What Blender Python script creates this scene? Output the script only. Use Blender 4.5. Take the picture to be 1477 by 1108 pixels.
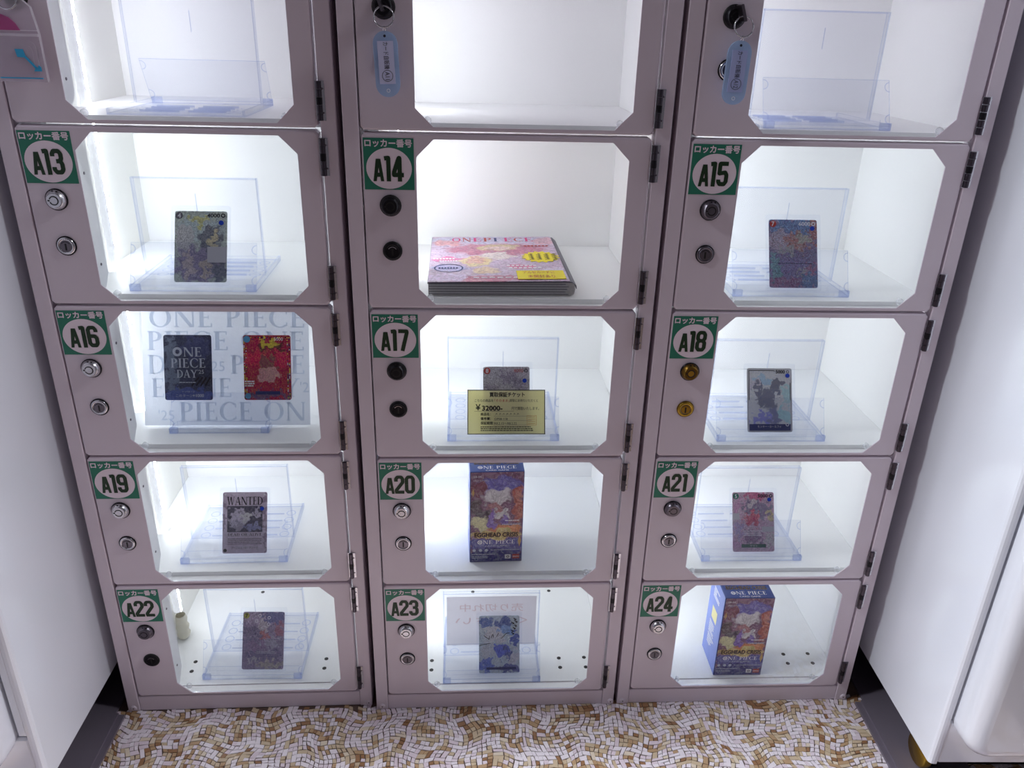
import bpy, math, random
from mathutils import Matrix, Vector, noise

scn = bpy.context.scene
col = scn.collection
for o in list(bpy.data.objects):
    bpy.data.objects.remove(o)

# ---------------------------------------------------------------- camera, world, lights, exposure
ZF = 0.0281                                   # floor sits this far below the lowest door edge
cam_d = bpy.data.cameras.new('camera')
cam = bpy.data.objects.new('camera', cam_d)
col.objects.link(cam)
cam_d.sensor_fit = 'HORIZONTAL'
cam_d.sensor_width = 36.0
cam_d.lens = 1150.04 / 1477 * 36.0
cam_d.clip_start = 0.01
cam.matrix_world = (Matrix.Translation((0.11506, -0.91422, 0.92173 + ZF)) @ Matrix.Rotation(-0.06492, 4, 'Z')
                    @ Matrix.Rotation(1.151956, 4, 'X') @ Matrix.Rotation(0.027463, 4, 'Z'))
scn.camera = cam

w = bpy.data.worlds.new('world')
scn.world = w
w.use_nodes = True
bg = w.node_tree.nodes['Background']
bg.inputs[0].default_value = (0.80, 0.75, 0.88, 1)
bg.inputs[1].default_value = 0.10

def area(name, loc, target, sx, sy, power, color):
    l = bpy.data.lights.new(name, 'AREA')
    l.shape = 'RECTANGLE'; l.size = sx; l.size_y = sy; l.energy = power; l.color = color
    o = bpy.data.objects.new(name, l); col.objects.link(o)
    o.location = loc
    o.rotation_euler = (Vector(target) - Vector(loc)).to_track_quat('-Z', 'Y').to_euler()
    return o
area('flank_fill_light', (-1.8, -0.40, 2.3), (-1.8, -0.40, 0), 1.2, 0.3, 128, (0.90, 0.94, 1.0))  # added unseen lamp, placed to brighten the right machine's flank
area('flank_fill_light', (1.9, -0.38, 2.3), (1.9, -0.38, 0), 1.2, 0.3, 66, (0.93, 0.94, 1.0))  # weaker added lamp out of view, for the left machine's flank

vs = scn.view_settings
vs.view_transform = 'Standard'
vs.look = 'None'
vs.gamma = 1.0
vs.use_curve_mapping = False
vs.exposure = 0.30

LED_POWER = 25.0
scn.cycles.transparent_max_bounces = 64
scn.cycles.max_bounces = 14
scn.cycles.diffuse_bounces = 7

# ---------------------------------------------------------------- materials
def lin(c):
    return tuple(((x / 255) / 12.92 if x / 255 <= 0.04045 else ((x / 255 + 0.055) / 1.055) ** 2.4) for x in c)

MATS = {}
def mat(name, rgb, rough=0.5, metal=0.0, var=0.0, scale=40.0, bump=0.0, coat=0.0, spec=0.5):
    m = bpy.data.materials.new(name); m.use_nodes = True
    nt = m.node_tree; b = nt.nodes['Principled BSDF']
    c = lin(rgb)
    b.inputs['Base Color'].default_value = (*c, 1)
    b.inputs['Roughness'].default_value = rough
    b.inputs['Metallic'].default_value = metal
    b.inputs['Specular IOR Level'].default_value = spec
    if coat:
        b.inputs['Coat Weight'].default_value = coat
        b.inputs['Coat Roughness'].default_value = 0.08
    if var or bump:
        tc = nt.nodes.new('ShaderNodeTexCoord')
        n = nt.nodes.new('ShaderNodeTexNoise'); n.inputs['Scale'].default_value = scale; n.inputs['Detail'].default_value = 4
        nt.links.new(tc.outputs['Object'], n.inputs['Vector'])
        if var:
            mx = nt.nodes.new('ShaderNodeMix'); mx.data_type = 'RGBA'
            mx.inputs[6].default_value = (*[x * (1 - var) for x in c], 1)
            mx.inputs[7].default_value = (*[min(1, x * (1 + var)) for x in c], 1)
            nt.links.new(n.outputs['Fac'], mx.inputs[0])
            nt.links.new(mx.outputs[2], b.inputs['Base Color'])
        if bump:
            bp = nt.nodes.new('ShaderNodeBump'); bp.inputs['Strength'].default_value = bump; bp.inputs['Distance'].default_value = 0.001
            nt.links.new(n.outputs['Fac'], bp.inputs['Height'])
            nt.links.new(bp.outputs['Normal'], b.inputs['Normal'])
    MATS[name] = m
    return m

def clear(name, tint, gloss=0.10, rough=0.04, alpha=0.0, diff=(1, 1, 1)):
    """thin clear plastic: transmits with a tint, reflects by fresnel, optional milky share"""
    m = bpy.data.materials.new(name); m.use_nodes = True
    nt = m.node_tree; nt.nodes.clear()
    out = nt.nodes.new('ShaderNodeOutputMaterial')
    tr = nt.nodes.new('ShaderNodeBsdfTransparent'); tr.inputs[0].default_value = (*tint, 1)
    gl = nt.nodes.new('ShaderNodeBsdfGlossy'); gl.inputs['Roughness'].default_value = rough
    lw = nt.nodes.new('ShaderNodeFresnel'); lw.inputs[0].default_value = 1.35
    mu = nt.nodes.new('ShaderNodeMath'); mu.operation = 'MULTIPLY'; mu.inputs[1].default_value = gloss * 10
    nt.links.new(lw.outputs[0], mu.inputs[0])
    cl = nt.nodes.new('ShaderNodeMath'); cl.operation = 'MINIMUM'; cl.inputs[1].default_value = 0.22
    nt.links.new(mu.outputs[0], cl.inputs[0])
    mx = nt.nodes.new('ShaderNodeMixShader')
    nt.links.new(cl.outputs[0], mx.inputs[0]); nt.links.new(tr.outputs[0], mx.inputs[1]); nt.links.new(gl.outputs[0], mx.inputs[2])
    last = mx
    if alpha:
        d = nt.nodes.new('ShaderNodeBsdfDiffuse'); d.inputs[0].default_value = (*diff, 1)
        t2 = nt.nodes.new('ShaderNodeBsdfTranslucent'); t2.inputs[0].default_value = (*diff, 1)
        ad = nt.nodes.new('ShaderNodeMixShader'); ad.inputs[0].default_value = 0.5
        nt.links.new(d.outputs[0], ad.inputs[1]); nt.links.new(t2.outputs[0], ad.inputs[2])
        m2 = nt.nodes.new('ShaderNodeMixShader'); m2.inputs[0].default_value = alpha
        nt.links.new(mx.outputs[0], m2.inputs[1]); nt.links.new(ad.outputs[0], m2.inputs[2])
        last = m2
    nt.links.new(last.outputs[0], out.inputs[0])
    MATS[name] = m
    return m

def art(name, base, blobs, seed=0, warp=0.010, busy=0.35, scale=110.0, fine=None, gloss=0.35, gain=2.5):
    """printed picture: soft colour patches at given places (metres on the face), broken up by noise"""
    m = bpy.data.materials.new(name); m.use_nodes = True
    nt = m.node_tree; N = nt.nodes; L = nt.links; b = N['Principled BSDF']
    b.inputs['Roughness'].default_value = gloss
    tc = N.new('ShaderNodeTexCoord')
    off = N.new('ShaderNodeVectorMath'); off.operation = 'ADD'; off.inputs[1].default_value = (seed * 3.7, seed * 1.3, seed * 0.9)
    L.new(tc.outputs['Object'], off.inputs[0])
    nz = N.new('ShaderNodeTexNoise'); nz.inputs['Scale'].default_value = scale; nz.inputs['Detail'].default_value = 5
    L.new(off.outputs[0], nz.inputs['Vector'])
    sub = N.new('ShaderNodeVectorMath'); sub.operation = 'SUBTRACT'; sub.inputs[1].default_value = (0.5, 0.5, 0.5)
    L.new(nz.outputs['Color'], sub.inputs[0])
    sc = N.new('ShaderNodeVectorMath'); sc.operation = 'SCALE'; sc.inputs['Scale'].default_value = warp * 4
    L.new(sub.outputs[0], sc.inputs[0])
    pos = N.new('ShaderNodeVectorMath'); pos.operation = 'ADD'
    L.new(tc.outputs['Object'], pos.inputs[0]); L.new(sc.outputs[0], pos.inputs[1])
    flat = N.new('ShaderNodeVectorMath'); flat.operation = 'MULTIPLY'; flat.inputs[1].default_value = (1, 0, 1)
    L.new(pos.outputs[0], flat.inputs[0])
    cur = None
    up = lambda c: tuple(max(0.004, min(0.88, (sum(lin(c)) / 3 + 1.2 * (x - sum(lin(c)) / 3)) * gain)) for x in lin(c))
    base_l = up(base)
    rgb = N.new('ShaderNodeRGB'); rgb.outputs[0].default_value = (*base_l, 1); cur = rgb.outputs[0]
    for (bx, bz, rx, rz, c) in blobs:
        d = N.new('ShaderNodeVectorMath'); d.operation = 'SUBTRACT'; d.inputs[1].default_value = (bx, 0, bz)
        L.new(flat.outputs[0], d.inputs[0])
        s = N.new('ShaderNodeVectorMath'); s.operation = 'MULTIPLY'; s.inputs[1].default_value = (1 / rx, 0, 1 / rz)
        L.new(d.outputs[0], s.inputs[0])
        ln = N.new('ShaderNodeVectorMath'); ln.operation = 'LENGTH'; L.new(s.outputs[0], ln.inputs[0])
        mr = N.new('ShaderNodeMapRange'); mr.inputs[1].default_value = 1.12; mr.inputs[2].default_value = 0.88
        L.new(ln.outputs['Value'], mr.inputs[0])
        mx = N.new('ShaderNodeMix'); mx.data_type = 'RGBA'; mx.inputs[7].default_value = (*up(c), 1)
        L.new(mr.outputs[0], mx.inputs[0]); L.new(cur, mx.inputs[6]); cur = mx.outputs[2]
    # busy print: cells of lighter and darker ink
    vo = N.new('ShaderNodeTexVoronoi'); vo.inputs['Scale'].default_value = scale * 4.4
    L.new(pos.outputs[0], vo.inputs['Vector'])
    ramp = N.new('ShaderNodeValToRGB')
    f = fine or [(40, 34, 60), (150, 130, 150), (225, 220, 225)]
    ramp.color_ramp.elements[0].color = (*up(f[0]), 1); ramp.color_ramp.elements[1].color = (*up(f[-1]), 1)
    for i, c in enumerate(f[1:-1]):
        e = ramp.color_ramp.elements.new((i + 1) / (len(f) - 1)); e.color = (*up(c), 1)
    sp = N.new('ShaderNodeSeparateColor'); L.new(vo.outputs['Color'], sp.inputs[0])
    L.new(sp.outputs[0], ramp.inputs[0])
    mx = N.new('ShaderNodeMix'); mx.data_type = 'RGBA'; mx.inputs[0].default_value = min(0.6, busy + 0.12)
    L.new(cur, mx.inputs[6]); L.new(ramp.outputs[0], mx.inputs[7])
    ve = N.new('ShaderNodeTexVoronoi'); ve.feature = 'DISTANCE_TO_EDGE'; ve.inputs['Scale'].default_value = scale * 1.5
    L.new(pos.outputs[0], ve.inputs['Vector'])
    ml = N.new('ShaderNodeMapRange'); ml.inputs[1].default_value = 0.02; ml.inputs[2].default_value = 0.10; ml.inputs[3].default_value = 1.0; ml.inputs[4].default_value = 0.0
    L.new(ve.outputs['Distance'], ml.inputs[0])
    mk = N.new('ShaderNodeMath'); mk.operation = 'MULTIPLY'; mk.inputs[1].default_value = min(0.85, busy * 2.2)
    L.new(ml.outputs[0], mk.inputs[0])
    md = N.new('ShaderNodeMix'); md.data_type = 'RGBA'; md.inputs[7].default_value = (*lin(f[0]), 1)
    L.new(mk.outputs[0], md.inputs[0]); L.new(mx.outputs[2], md.inputs[6])
    L.new(md.outputs[2], b.inputs['Base Color'])
    MATS[name] = m
    return m

mat('paint', (217, 205, 215), 0.38, var=0.03, scale=14, bump=0.05)
mat('paint_edge', (196, 184, 194), 0.4)
mat('white_inside', (250, 250, 250), 0.5, var=0.015, scale=10)
mat('cream_inside', (240, 240, 236), 0.5, var=0.02, scale=16)
mat('shelf_white', (249, 250, 250), 0.45, var=0.015, scale=10)
mat('box_grey', (236, 238, 240), 0.45)
mat('chrome', (205, 203, 208), 0.22, 1.0)
mat('chrome_dark', (120, 114, 122), 0.3, 1.0)
mat('hinge_steel', (84, 78, 86), 0.3, 1.0)
mat('black_metal', (26, 24, 30), 0.32, 0.6)
mat('black', (8, 8, 10), 0.5)
mat('brass', (188, 152, 62), 0.28, 1.0)
mat('brass_dark', (120, 92, 42), 0.35, 1.0)
mat('plate_green', (36, 120, 96), 0.4, var=0.05, scale=30)
mat('plate_white', (236, 222, 231), 0.42)
mat('number_ink', (6, 46, 12), 0.45)
mat('machine_white', (222, 225, 233), 0.20, var=0.012, scale=5, coat=0.5)
mat('machine_grey', (150, 144, 156), 0.4)
mat('rail_grey', (118, 110, 122), 0.45, 0.2, var=0.06, scale=30)
mat('underside', (30, 28, 32), 0.7)
mat('rubber', (22, 21, 23), 0.7)
mat('wall_paint', (120, 112, 120), 0.8, var=0.03)
mat('grout', (96, 78, 70), 0.9, var=0.15, scale=120)
TILE = ['tile_white', 'tile_pink', 'tile_cream', 'tile_tan', 'tile_brown', 'tile_umber']
for n, c in zip(TILE, [(234, 225, 231), (222, 207, 215), (220, 205, 185), (200, 179, 150), (182, 150, 114), (150, 110, 76)]):
    mat(n, c, 0.42, var=0.05, scale=160)
mat('ink_dark', (34, 32, 44), 0.5)
mat('ink_grey', (110, 108, 120), 0.5)
mat('ink_white', (240, 240, 244), 0.5)
mat('ink_red', (190, 60, 50), 0.5)
mat('ink_pink', (222, 60, 130), 0.5)
mat('ink_blue', (52, 60, 120), 0.5)
mat('ink_pale', (198, 206, 220), 0.6)
mat('ink_faint', (196, 176, 178), 0.6)
mat('dot_blue', (10, 60, 190), 0.4)
mat('paper_white', (240, 240, 240), 0.7, var=0.01)
mat('paper_grey', (206, 206, 212), 0.7, var=0.02, scale=60)
mat('ticket_yellow', (240, 232, 176), 0.65, var=0.02, scale=60)
mat('label_yellow', (250, 232, 60), 0.6)
def paper(name, rgb, share):
    m = mat(name, rgb, 0.7)
    nt = m.node_tree; out = nt.nodes['Material Output']; b = nt.nodes['Principled BSDF']
    tl = nt.nodes.new('ShaderNodeBsdfTranslucent'); tl.inputs[0].default_value = (*lin(rgb), 1)
    mx = nt.nodes.new('ShaderNodeMixShader'); mx.inputs[0].default_value = share
    nt.links.new(b.outputs[0], mx.inputs[1]); nt.links.new(tl.outputs[0], mx.inputs[2]); nt.links.new(mx.outputs[0], out.inputs[0])
paper('folder_sheet', (244, 246, 250), 0.62)
paper('ink_folder', (222, 229, 239), 0.62)
paper('notice_paper', (244, 243, 247), 0.62)
paper('ink_ghost', (230, 212, 214), 0.55)
paper('ticket_paper', (255, 253, 230), 0.7)
mat('page_edge', (196, 192, 190), 0.8, var=0.25, scale=300)
mat('box_blue', (44, 74, 150), 0.35, var=0.04)
mat('box_side', (126, 146, 220), 0.4, var=0.04)
mat('tape', (226, 222, 204), 0.5, var=0.05, scale=80)
clear('clear', (0.988, 0.991, 0.998), 0.035)
clear('clear_line', (0.74, 0.80, 0.975), 0.08, 0.12, 0.08, (0.86, 0.90, 1.0))
clear('clear_edge', (0.86, 0.89, 0.985), 0.08, 0.12, 0.06, (0.86, 0.90, 1.0))
clear('clear_soft', (0.972, 0.977, 0.992), 0.04, 0.1, 0.02, (0.9, 0.92, 1.0))
clear('clip_white', (0.93, 0.94, 0.96), 0.08, 0.15, 0.35, (0.95, 0.95, 0.97))
clear('pane', (0.985, 0.988, 0.988), 0.02, 0.02)
clear('tag_blue', (0.72, 0.82, 0.95), 0.06, 0.15, 0.62, (0.62, 0.78, 0.97))
clear('bag', (0.90, 0.87, 0.90), 0.24, 0.12, 0.36, (0.90, 0.84, 0.90))
clear('bag_edge', (0.85, 0.82, 0.86), 0.3, 0.12, 0.6, (0.95, 0.92, 0.96))
clear('pink_film', (0.80, 0.40, 0.65), 0.15, 0.15, 0.55, (0.75, 0.22, 0.50))
mat('key_blue', (40, 160, 205), 0.4)

m = bpy.data.materials.new('led'); m.use_nodes = True
b = m.node_tree.nodes['Principled BSDF']
b.inputs['Base Color'].default_value = (0.95, 0.96, 1, 1); b.inputs['Roughness'].default_value = 0.25
b.inputs['Emission Color'].default_value = (0.90, 0.945, 1.0, 1); b.inputs['Emission Strength'].default_value = LED_POWER
MATS['led'] = m
m = m.copy(); m.name = 'led_cap'; m.node_tree.nodes['Principled BSDF'].inputs['Emission Strength'].default_value = 0.30; MATS['led_cap'] = m

# ---------------------------------------------------------------- mesh helper
TXT = {}
def text_geo(s, spacing=1.0):
    key = (s, spacing)
    if key not in TXT:
        cu = bpy.data.curves.new('t', 'FONT'); cu.body = s; cu.size = 1.0; cu.fill_mode = 'FRONT'; cu.resolution_u = 3
        cu.space_character = spacing
        o = bpy.data.objects.new('t', cu); col.objects.link(o)
        dg = bpy.context.evaluated_depsgraph_get()
        me = o.evaluated_get(dg).to_mesh()
        vv = [(v.co.x, v.co.y) for v in me.vertices]; ff = [tuple(p.vertices) for p in me.polygons]
        o.evaluated_get(dg).to_mesh_clear()
        bpy.data.objects.remove(o); bpy.data.curves.remove(cu)
        TXT[key] = (vv, ff)
    return TXT[key]

class MB:
    def __init__(s):
        s.v = []; s.f = []; s.m = []; s.mats = []; s.sm = []
    def mi(s, name):
        if name not in s.mats: s.mats.append(name)
        return s.mats.index(name)
    def add(s, verts, faces, mt, M=None, smooth=False):
        k = len(s.v)
        s.v += [tuple(M @ Vector(v)) if M else tuple(v) for v in verts]
        i = s.mi(mt)
        for f in faces:
            s.f.append(tuple(a + k for a in f)); s.m.append(i); s.sm.append(smooth)
    def box(s, x0, x1, y0, y1, z0, z1, mt, M=None, edge=None):
        v = [(x0, y0, z0), (x1, y0, z0), (x1, y1, z0), (x0, y1, z0), (x0, y0, z1), (x1, y0, z1), (x1, y1, z1), (x0, y1, z1)]
        F = [(0, 3, 2, 1), (4, 5, 6, 7), (0, 1, 5, 4), (1, 2, 6, 5), (2, 3, 7, 6), (3, 0, 4, 7)]
        if edge is None:
            s.add(v, F, mt, M)
        else:                       # the two largest faces carry mt, the four rims carry edge
            d = [x1 - x0, y1 - y0, z1 - z0]; ax = d.index(min(d))
            big = {0: (3, 5), 1: (2, 4), 2: (0, 1)}[ax]
            s.add(v, [F[i] for i in big], mt, M)
            s.add(v, [F[i] for i in range(6) if i not in big], edge, M)
    def bbox(s, x0, x1, y0, y1, z0, z1, r, mt, M=None):
        """box with chamfered edges"""
        vs_ = []; idx = {}
        for sx in (0, 1):
            for sy in (0, 1):
                for sz in (0, 1):
                    X, Y, Z = (x0, x1)[sx], (y0, y1)[sy], (z0, z1)[sz]
                    ax, ay, az = (r, -r)[sx], (r, -r)[sy], (r, -r)[sz]
                    for k, p in enumerate([(X, Y + ay, Z + az), (X + ax, Y, Z + az), (X + ax, Y + ay, Z)]):
                        idx[(sx, sy, sz, k)] = len(vs_); vs_.append(p)
        F = []
        for a in (0, 1):
            F.append([idx[(a, p, q, 0)] for p, q in ((0, 0), (1, 0), (1, 1), (0, 1))])
            F.append([idx[(p, a, q, 1)] for p, q in ((0, 0), (1, 0), (1, 1), (0, 1))])
            F.append([idx[(p, q, a, 2)] for p, q in ((0, 0), (1, 0), (1, 1), (0, 1))])
            for c in (0, 1):
                F.append([idx[(a, c, 0, 0)], idx[(a, c, 1, 0)], idx[(a, c, 1, 1)], idx[(a, c, 0, 1)]])
                F.append([idx[(a, 0, c, 0)], idx[(a, 1, c, 0)], idx[(a, 1, c, 2)], idx[(a, 0, c, 2)]])
                F.append([idx[(0, a, c, 1)], idx[(1, a, c, 1)], idx[(1, a, c, 2)], idx[(0, a, c, 2)]])
                for d in (0, 1):
                    F.append([idx[(a, c, d, k)] for k in (0, 1, 2)])
        s.add(vs_, F, mt, M)
    def prism(s, pts, y0, y1, mt, M=None, edge=None):
        """outline in (x, z), extruded along y"""
        n = len(pts)
        v = [(x, y0, z) for x, z in pts] + [(x, y1, z) for x, z in pts]
        s.add(v, [tuple(range(n)), tuple(range(2 * n - 1, n - 1, -1))], mt, M)
        s.add(v, [(i, (i + 1) % n, n + (i + 1) % n, n + i) for i in range(n)], edge or mt, M)
    def face(s, pts, mt, M=None):
        s.add(pts, [tuple(range(len(pts)))], mt, M)
    def rings(s, rs, mt, M=None, closed=False, smooth=False):
        n = len(rs[0]); v = [p for r in rs for p in r]; k = len(rs)
        F = []
        for j in range(k if closed else k - 1):
            a, b_ = j * n, ((j + 1) % k) * n
            F += [(a + i, a + (i + 1) % n, b_ + (i + 1) % n, b_ + i) for i in range(n)]
        s.add(v, F, mt, M, smooth)
    def lathe(s, prof, mt, M=None, n=24, cap=True, smooth=True):
        """profile of (radius, height) turned about the y axis, height runs towards -y"""
        rs = [[(r * math.cos(2 * math.pi * i / n), -h, r * math.sin(2 * math.pi * i / n)) for i in range(n)] for r, h in prof]
        s.rings(rs, mt, M, smooth=smooth)
        if cap:
            s.add(rs[-1], [tuple(range(n))], mt, M)
    def tube(s, path, r, mt, M=None, n=8, closed=False):
        P = [Vector(p) for p in path]; rs = []
        k = len(P)
        for i, p in enumerate(P):
            a = P[(i - 1) % k] if (closed or i) else p; b_ = P[(i + 1) % k] if (closed or i < k - 1) else p
            t = (b_ - a).normalized()
            u = t.cross(Vector((0, 0, 1)) if abs(t.z) < 0.9 else Vector((0, 1, 0))).normalized(); q = t.cross(u)
            rs.append([tuple(p + u * (r * math.cos(2 * math.pi * j / n)) + q * (r * math.sin(2 * math.pi * j / n))) for j in range(n)])
        s.rings(rs, mt, M, closed=closed, smooth=True)
        if not closed:
            s.add(rs[0], [tuple(range(n))], mt, M); s.add(rs[-1], [tuple(range(n))], mt, M)
    def disc(s, cx, cz, rx, rz, y, mt, M=None, n=32):
        s.face([(cx + rx * math.cos(2 * math.pi * i / n), y, cz + rz * math.sin(2 * math.pi * i / n)) for i in range(n)], mt, M)
    def ring(s, cx, cz, r0, r1, y, mt, M=None, n=28, a0=0, a1=2 * math.pi, sq=1.0):
        k = n + 1
        v = [(cx + r * math.cos(a0 + (a1 - a0) * i / n), y, cz + sq * r * math.sin(a0 + (a1 - a0) * i / n)) for r in (r0, r1) for i in range(k)]
        s.add(v, [(i, i + 1, k + i + 1, k + i) for i in range(n)], mt, M)
    def text(s, body, cx, cz, y, h, mt, M=None, width=None, align='C', bold=0.0, mirror=False):
        """flat lettering in the x-z plane; h is the height of the tallest letter; fitted to width if given"""
        vv, ff = text_geo(body)
        if not vv: return
        xs = [a for a, _ in vv]; ys = [b_ for _, b_ in vv]
        sx = sz = h / (max(ys) - min(ys))
        if width: sx = width / (max(xs) - min(xs))
        ox = {'C': (min(xs) + max(xs)) / 2, 'L': min(xs), 'R': max(xs)}[align]; oz = (min(ys) + max(ys)) / 2
        g = -1 if mirror else 1
        for k, (dx, dz) in enumerate([(0, 0)] if not bold else [(-bold, 0), (bold, 0), (0, bold), (0, -bold)]):
            s.add([(cx + g * (a - ox) * sx + dx, y - 1.5e-5 * k, cz + (b_ - oz) * sz + dz) for a, b_ in vv], ff, mt, M)
    def stroke(s, pts, wd, y, mt, M=None, round_=True):
        for (x0, z0), (x1, z1) in zip(pts, pts[1:]):
            d = Vector((x1 - x0, z1 - z0)); ln = d.length
            if ln == 0: continue
            nx, nz = -d.y / ln * wd / 2, d.x / ln * wd / 2
            y -= 1.2e-5
            s.face([(x0 + nx, y, z0 + nz), (x1 + nx, y, z1 + nz), (x1 - nx, y, z1 - nz), (x0 - nx, y, z0 - nz)], mt, M)
        if round_:
            for x, z in pts[1:-1]:
                y -= 1.2e-5
                s.disc(x, z, wd / 2, wd / 2, y, mt, M, 8)
    def build(s, name, parent=None, world=None):
        me = bpy.data.meshes.new(name)
        me.from_pydata(s.v, [], s.f)
        for n in s.mats: me.materials.append(MATS[n])
        me.polygons.foreach_set('material_index', s.m)
        me.polygons.foreach_set('use_smooth', s.sm)
        me.update()
        o = bpy.data.objects.new(name, me); col.objects.link(o)
        if parent: o.parent = parent
        if world is not None: o.matrix_world = world
        return o

def tag(o, label=None, cat=None, group=None, kind=None):
    if label: o['label'] = label
    if cat: o['category'] = cat
    if group: o['group'] = group
    if kind: o['kind'] = kind
    return o
def empty(name, M):
    o = bpy.data.objects.new(name, None); o.empty_display_size = 0.05
    col.objects.link(o); o.matrix_world = M
    return o
def link_copy(src, parent=None):
    c = src.copy(); col.objects.link(c); c.parent = parent
    return c
def copy_tree(o, parent=None):
    c = link_copy(o, parent)
    for ch in o.children:
        copy_tree(ch, c)
    return c
T = Matrix.Translation
def RX(a): return Matrix.Rotation(a, 4, 'X')
def RY(a): return Matrix.Rotation(a, 4, 'Y')
def RZ(a): return Matrix.Rotation(a, 4, 'Z')

# ---------------------------------------------------------------- letters drawn by hand
def serif(mb, s_, x, z, h, y, mt, M=None, width=None, gap=0.10):
    """roman capitals with thick stems and thin bars; starts at x, baseline z"""
    TK, TH = 0.17, 0.055
    cnt = [0]
    W = {'O': 0.92, 'N': 0.92, 'E': 0.62, 'P': 0.64, 'I': 0.30, 'C': 0.80, 'D': 0.84, 'A': 0.86, 'Y': 0.82, 'W': 1.16, 'T': 0.74, 'R': 0.74, 'L': 0.60, 'V': 0.84, ' ': 0.35}
    tot = sum(W.get(c, 0.55) + gap for c in s_) - gap
    kx = (width / tot) if width else h
    def q(x0, z0, x1, z1, x2, z2, x3, z3, ox):
        cnt[0] = (cnt[0] + 1) % 9
        mb.face([(x + (ox + a) * kx, y - 1.0e-5 * cnt[0], z + b_ * h) for a, b_ in ((x0, z0), (x1, z1), (x2, z2), (x3, z3))], mt, M)
    def rect(ox, x0, x1, z0, z1): q(x0, z0, x1, z0, x1, z1, x0, z1, ox)
    def stem(ox, x0, wd=TK, foot=True, head=True):
        rect(ox, x0, x0 + wd, 0, 1)
        if foot: rect(ox, x0 - 0.06, x0 + wd + 0.06, 0, TH)
        if head: rect(ox, x0 - 0.06, x0 + wd + 0.06, 1 - TH, 1)
    def arc(ox, cx, cz, rx, rz, a0, a1, tk=TK, th=TH):
        n = 18; pts = []
        for i in range(n + 1):
            a = math.radians(a0 + (a1 - a0) * i / n)
            pts.append(((cx + rx * math.cos(a), cz + rz * math.sin(a)), (cx + (rx - tk) * math.cos(a), cz + (rz - th) * math.sin(a))))
        for (o0, i0), (o1, i1) in zip(pts, pts[1:]):
            q(*o0, *o1, *i1, *i0, ox)
    ox = 0.0
    for c in s_:
        if c == 'O': arc(ox, 0.46, 0.5, 0.46, 0.52, 0, 360)
        elif c == 'C':
            arc(ox, 0.46, 0.5, 0.46, 0.52, 48, 312); rect(ox, 0.72, 0.77, 0.70, 0.92); rect(ox, 0.72, 0.77, 0.08, 0.26)
        elif c == 'N':
            stem(ox, 0.08, TH + 0.02); stem(ox, 0.78, TH + 0.02, foot=False); q(0.02, 1, 0.22, 1, 0.86, 0, 0.68, 0, ox)
        elif c == 'E':
            stem(ox, 0.08); rect(ox, 0.2, 0.58, 0, TH); rect(ox, 0.2, 0.56, 1 - TH, 1); rect(ox, 0.2, 0.46, 0.49, 0.49 + TH)
            rect(ox, 0.54, 0.60, 0, 0.2); rect(ox, 0.52, 0.57, 0.82, 1); rect(ox, 0.43, 0.47, 0.42, 0.62)
        elif c == 'L':
            stem(ox, 0.08); rect(ox, 0.2, 0.58, 0, TH); rect(ox, 0.53, 0.58, 0, 0.22)
        elif c == 'I': stem(ox, 0.07)
        elif c in 'PR':
            stem(ox, 0.08); arc(ox, 0.28, 0.73, 0.34, 0.27, -90, 90); rect(ox, 0.2, 0.30, 1 - TH, 1); rect(ox, 0.2, 0.30, 0.46, 0.46 + TH)
            if c == 'R': q(0.32, 0.48, 0.48, 0.48, 0.76, 0, 0.56, 0, ox)
        elif c == 'D':
            stem(ox, 0.08); arc(ox, 0.32, 0.5, 0.50, 0.5, -90, 90); rect(ox, 0.2, 0.34, 1 - TH, 1); rect(ox, 0.2, 0.34, 0, TH)
        elif c == 'A':
            q(0.04, 0, 0.11, 0, 0.45, 1, 0.38, 1, ox); q(0.62, 0, 0.82, 0, 0.50, 1, 0.36, 1, ox); rect(ox, 0.18, 0.66, 0.32, 0.32 + TH)
            rect(ox, -0.02, 0.2, 0, TH); rect(ox, 0.56, 0.9, 0, TH)
        elif c == 'V':
            q(0.36, 0, 0.48, 0, 0.22, 1, 0.02, 1, ox); q(0.40, 0, 0.46, 0, 0.80, 1, 0.72, 1, ox); rect(ox, -0.02, 0.28, 1 - TH, 1); rect(ox, 0.64, 0.86, 1 - TH, 1)
        elif c == 'W':
            q(0.26, 0, 0.36, 0, 0.20, 1, 0.02, 1, ox); q(0.28, 0, 0.34, 0, 0.62, 1, 0.55, 1, ox); q(0.72, 0, 0.82, 0, 0.66, 1, 0.48, 1, ox); q(0.76, 0, 0.82, 0, 1.10, 1, 1.03, 1, ox)
            rect(ox, -0.02, 0.26, 1 - TH, 1); rect(ox, 0.96, 1.16, 1 - TH, 1)
        elif c == 'Y':
            stem(ox, 0.34, foot=True, head=False) if False else rect(ox, 0.34, 0.34 + TK, 0, 0.48)
            rect(ox, 0.26, 0.60, 0, TH); q(0.34, 0.46, 0.51, 0.46, 0.20, 1, 0.0, 1, ox); q(0.40, 0.46, 0.50, 0.46, 0.80, 1, 0.70, 1, ox)
            rect(ox, -0.04, 0.26, 1 - TH, 1); rect(ox, 0.62, 0.86, 1 - TH, 1)
        elif c == 'T':
            stem(ox, 0.29, head=False); rect(ox, 0.0, 0.74, 1 - TH, 1); rect(ox, 0.0, 0.05, 0.8, 1); rect(ox, 0.69, 0.74, 0.8, 1)
        ox += W.get(c, 0.55) + gap
    return ox * kx

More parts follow.
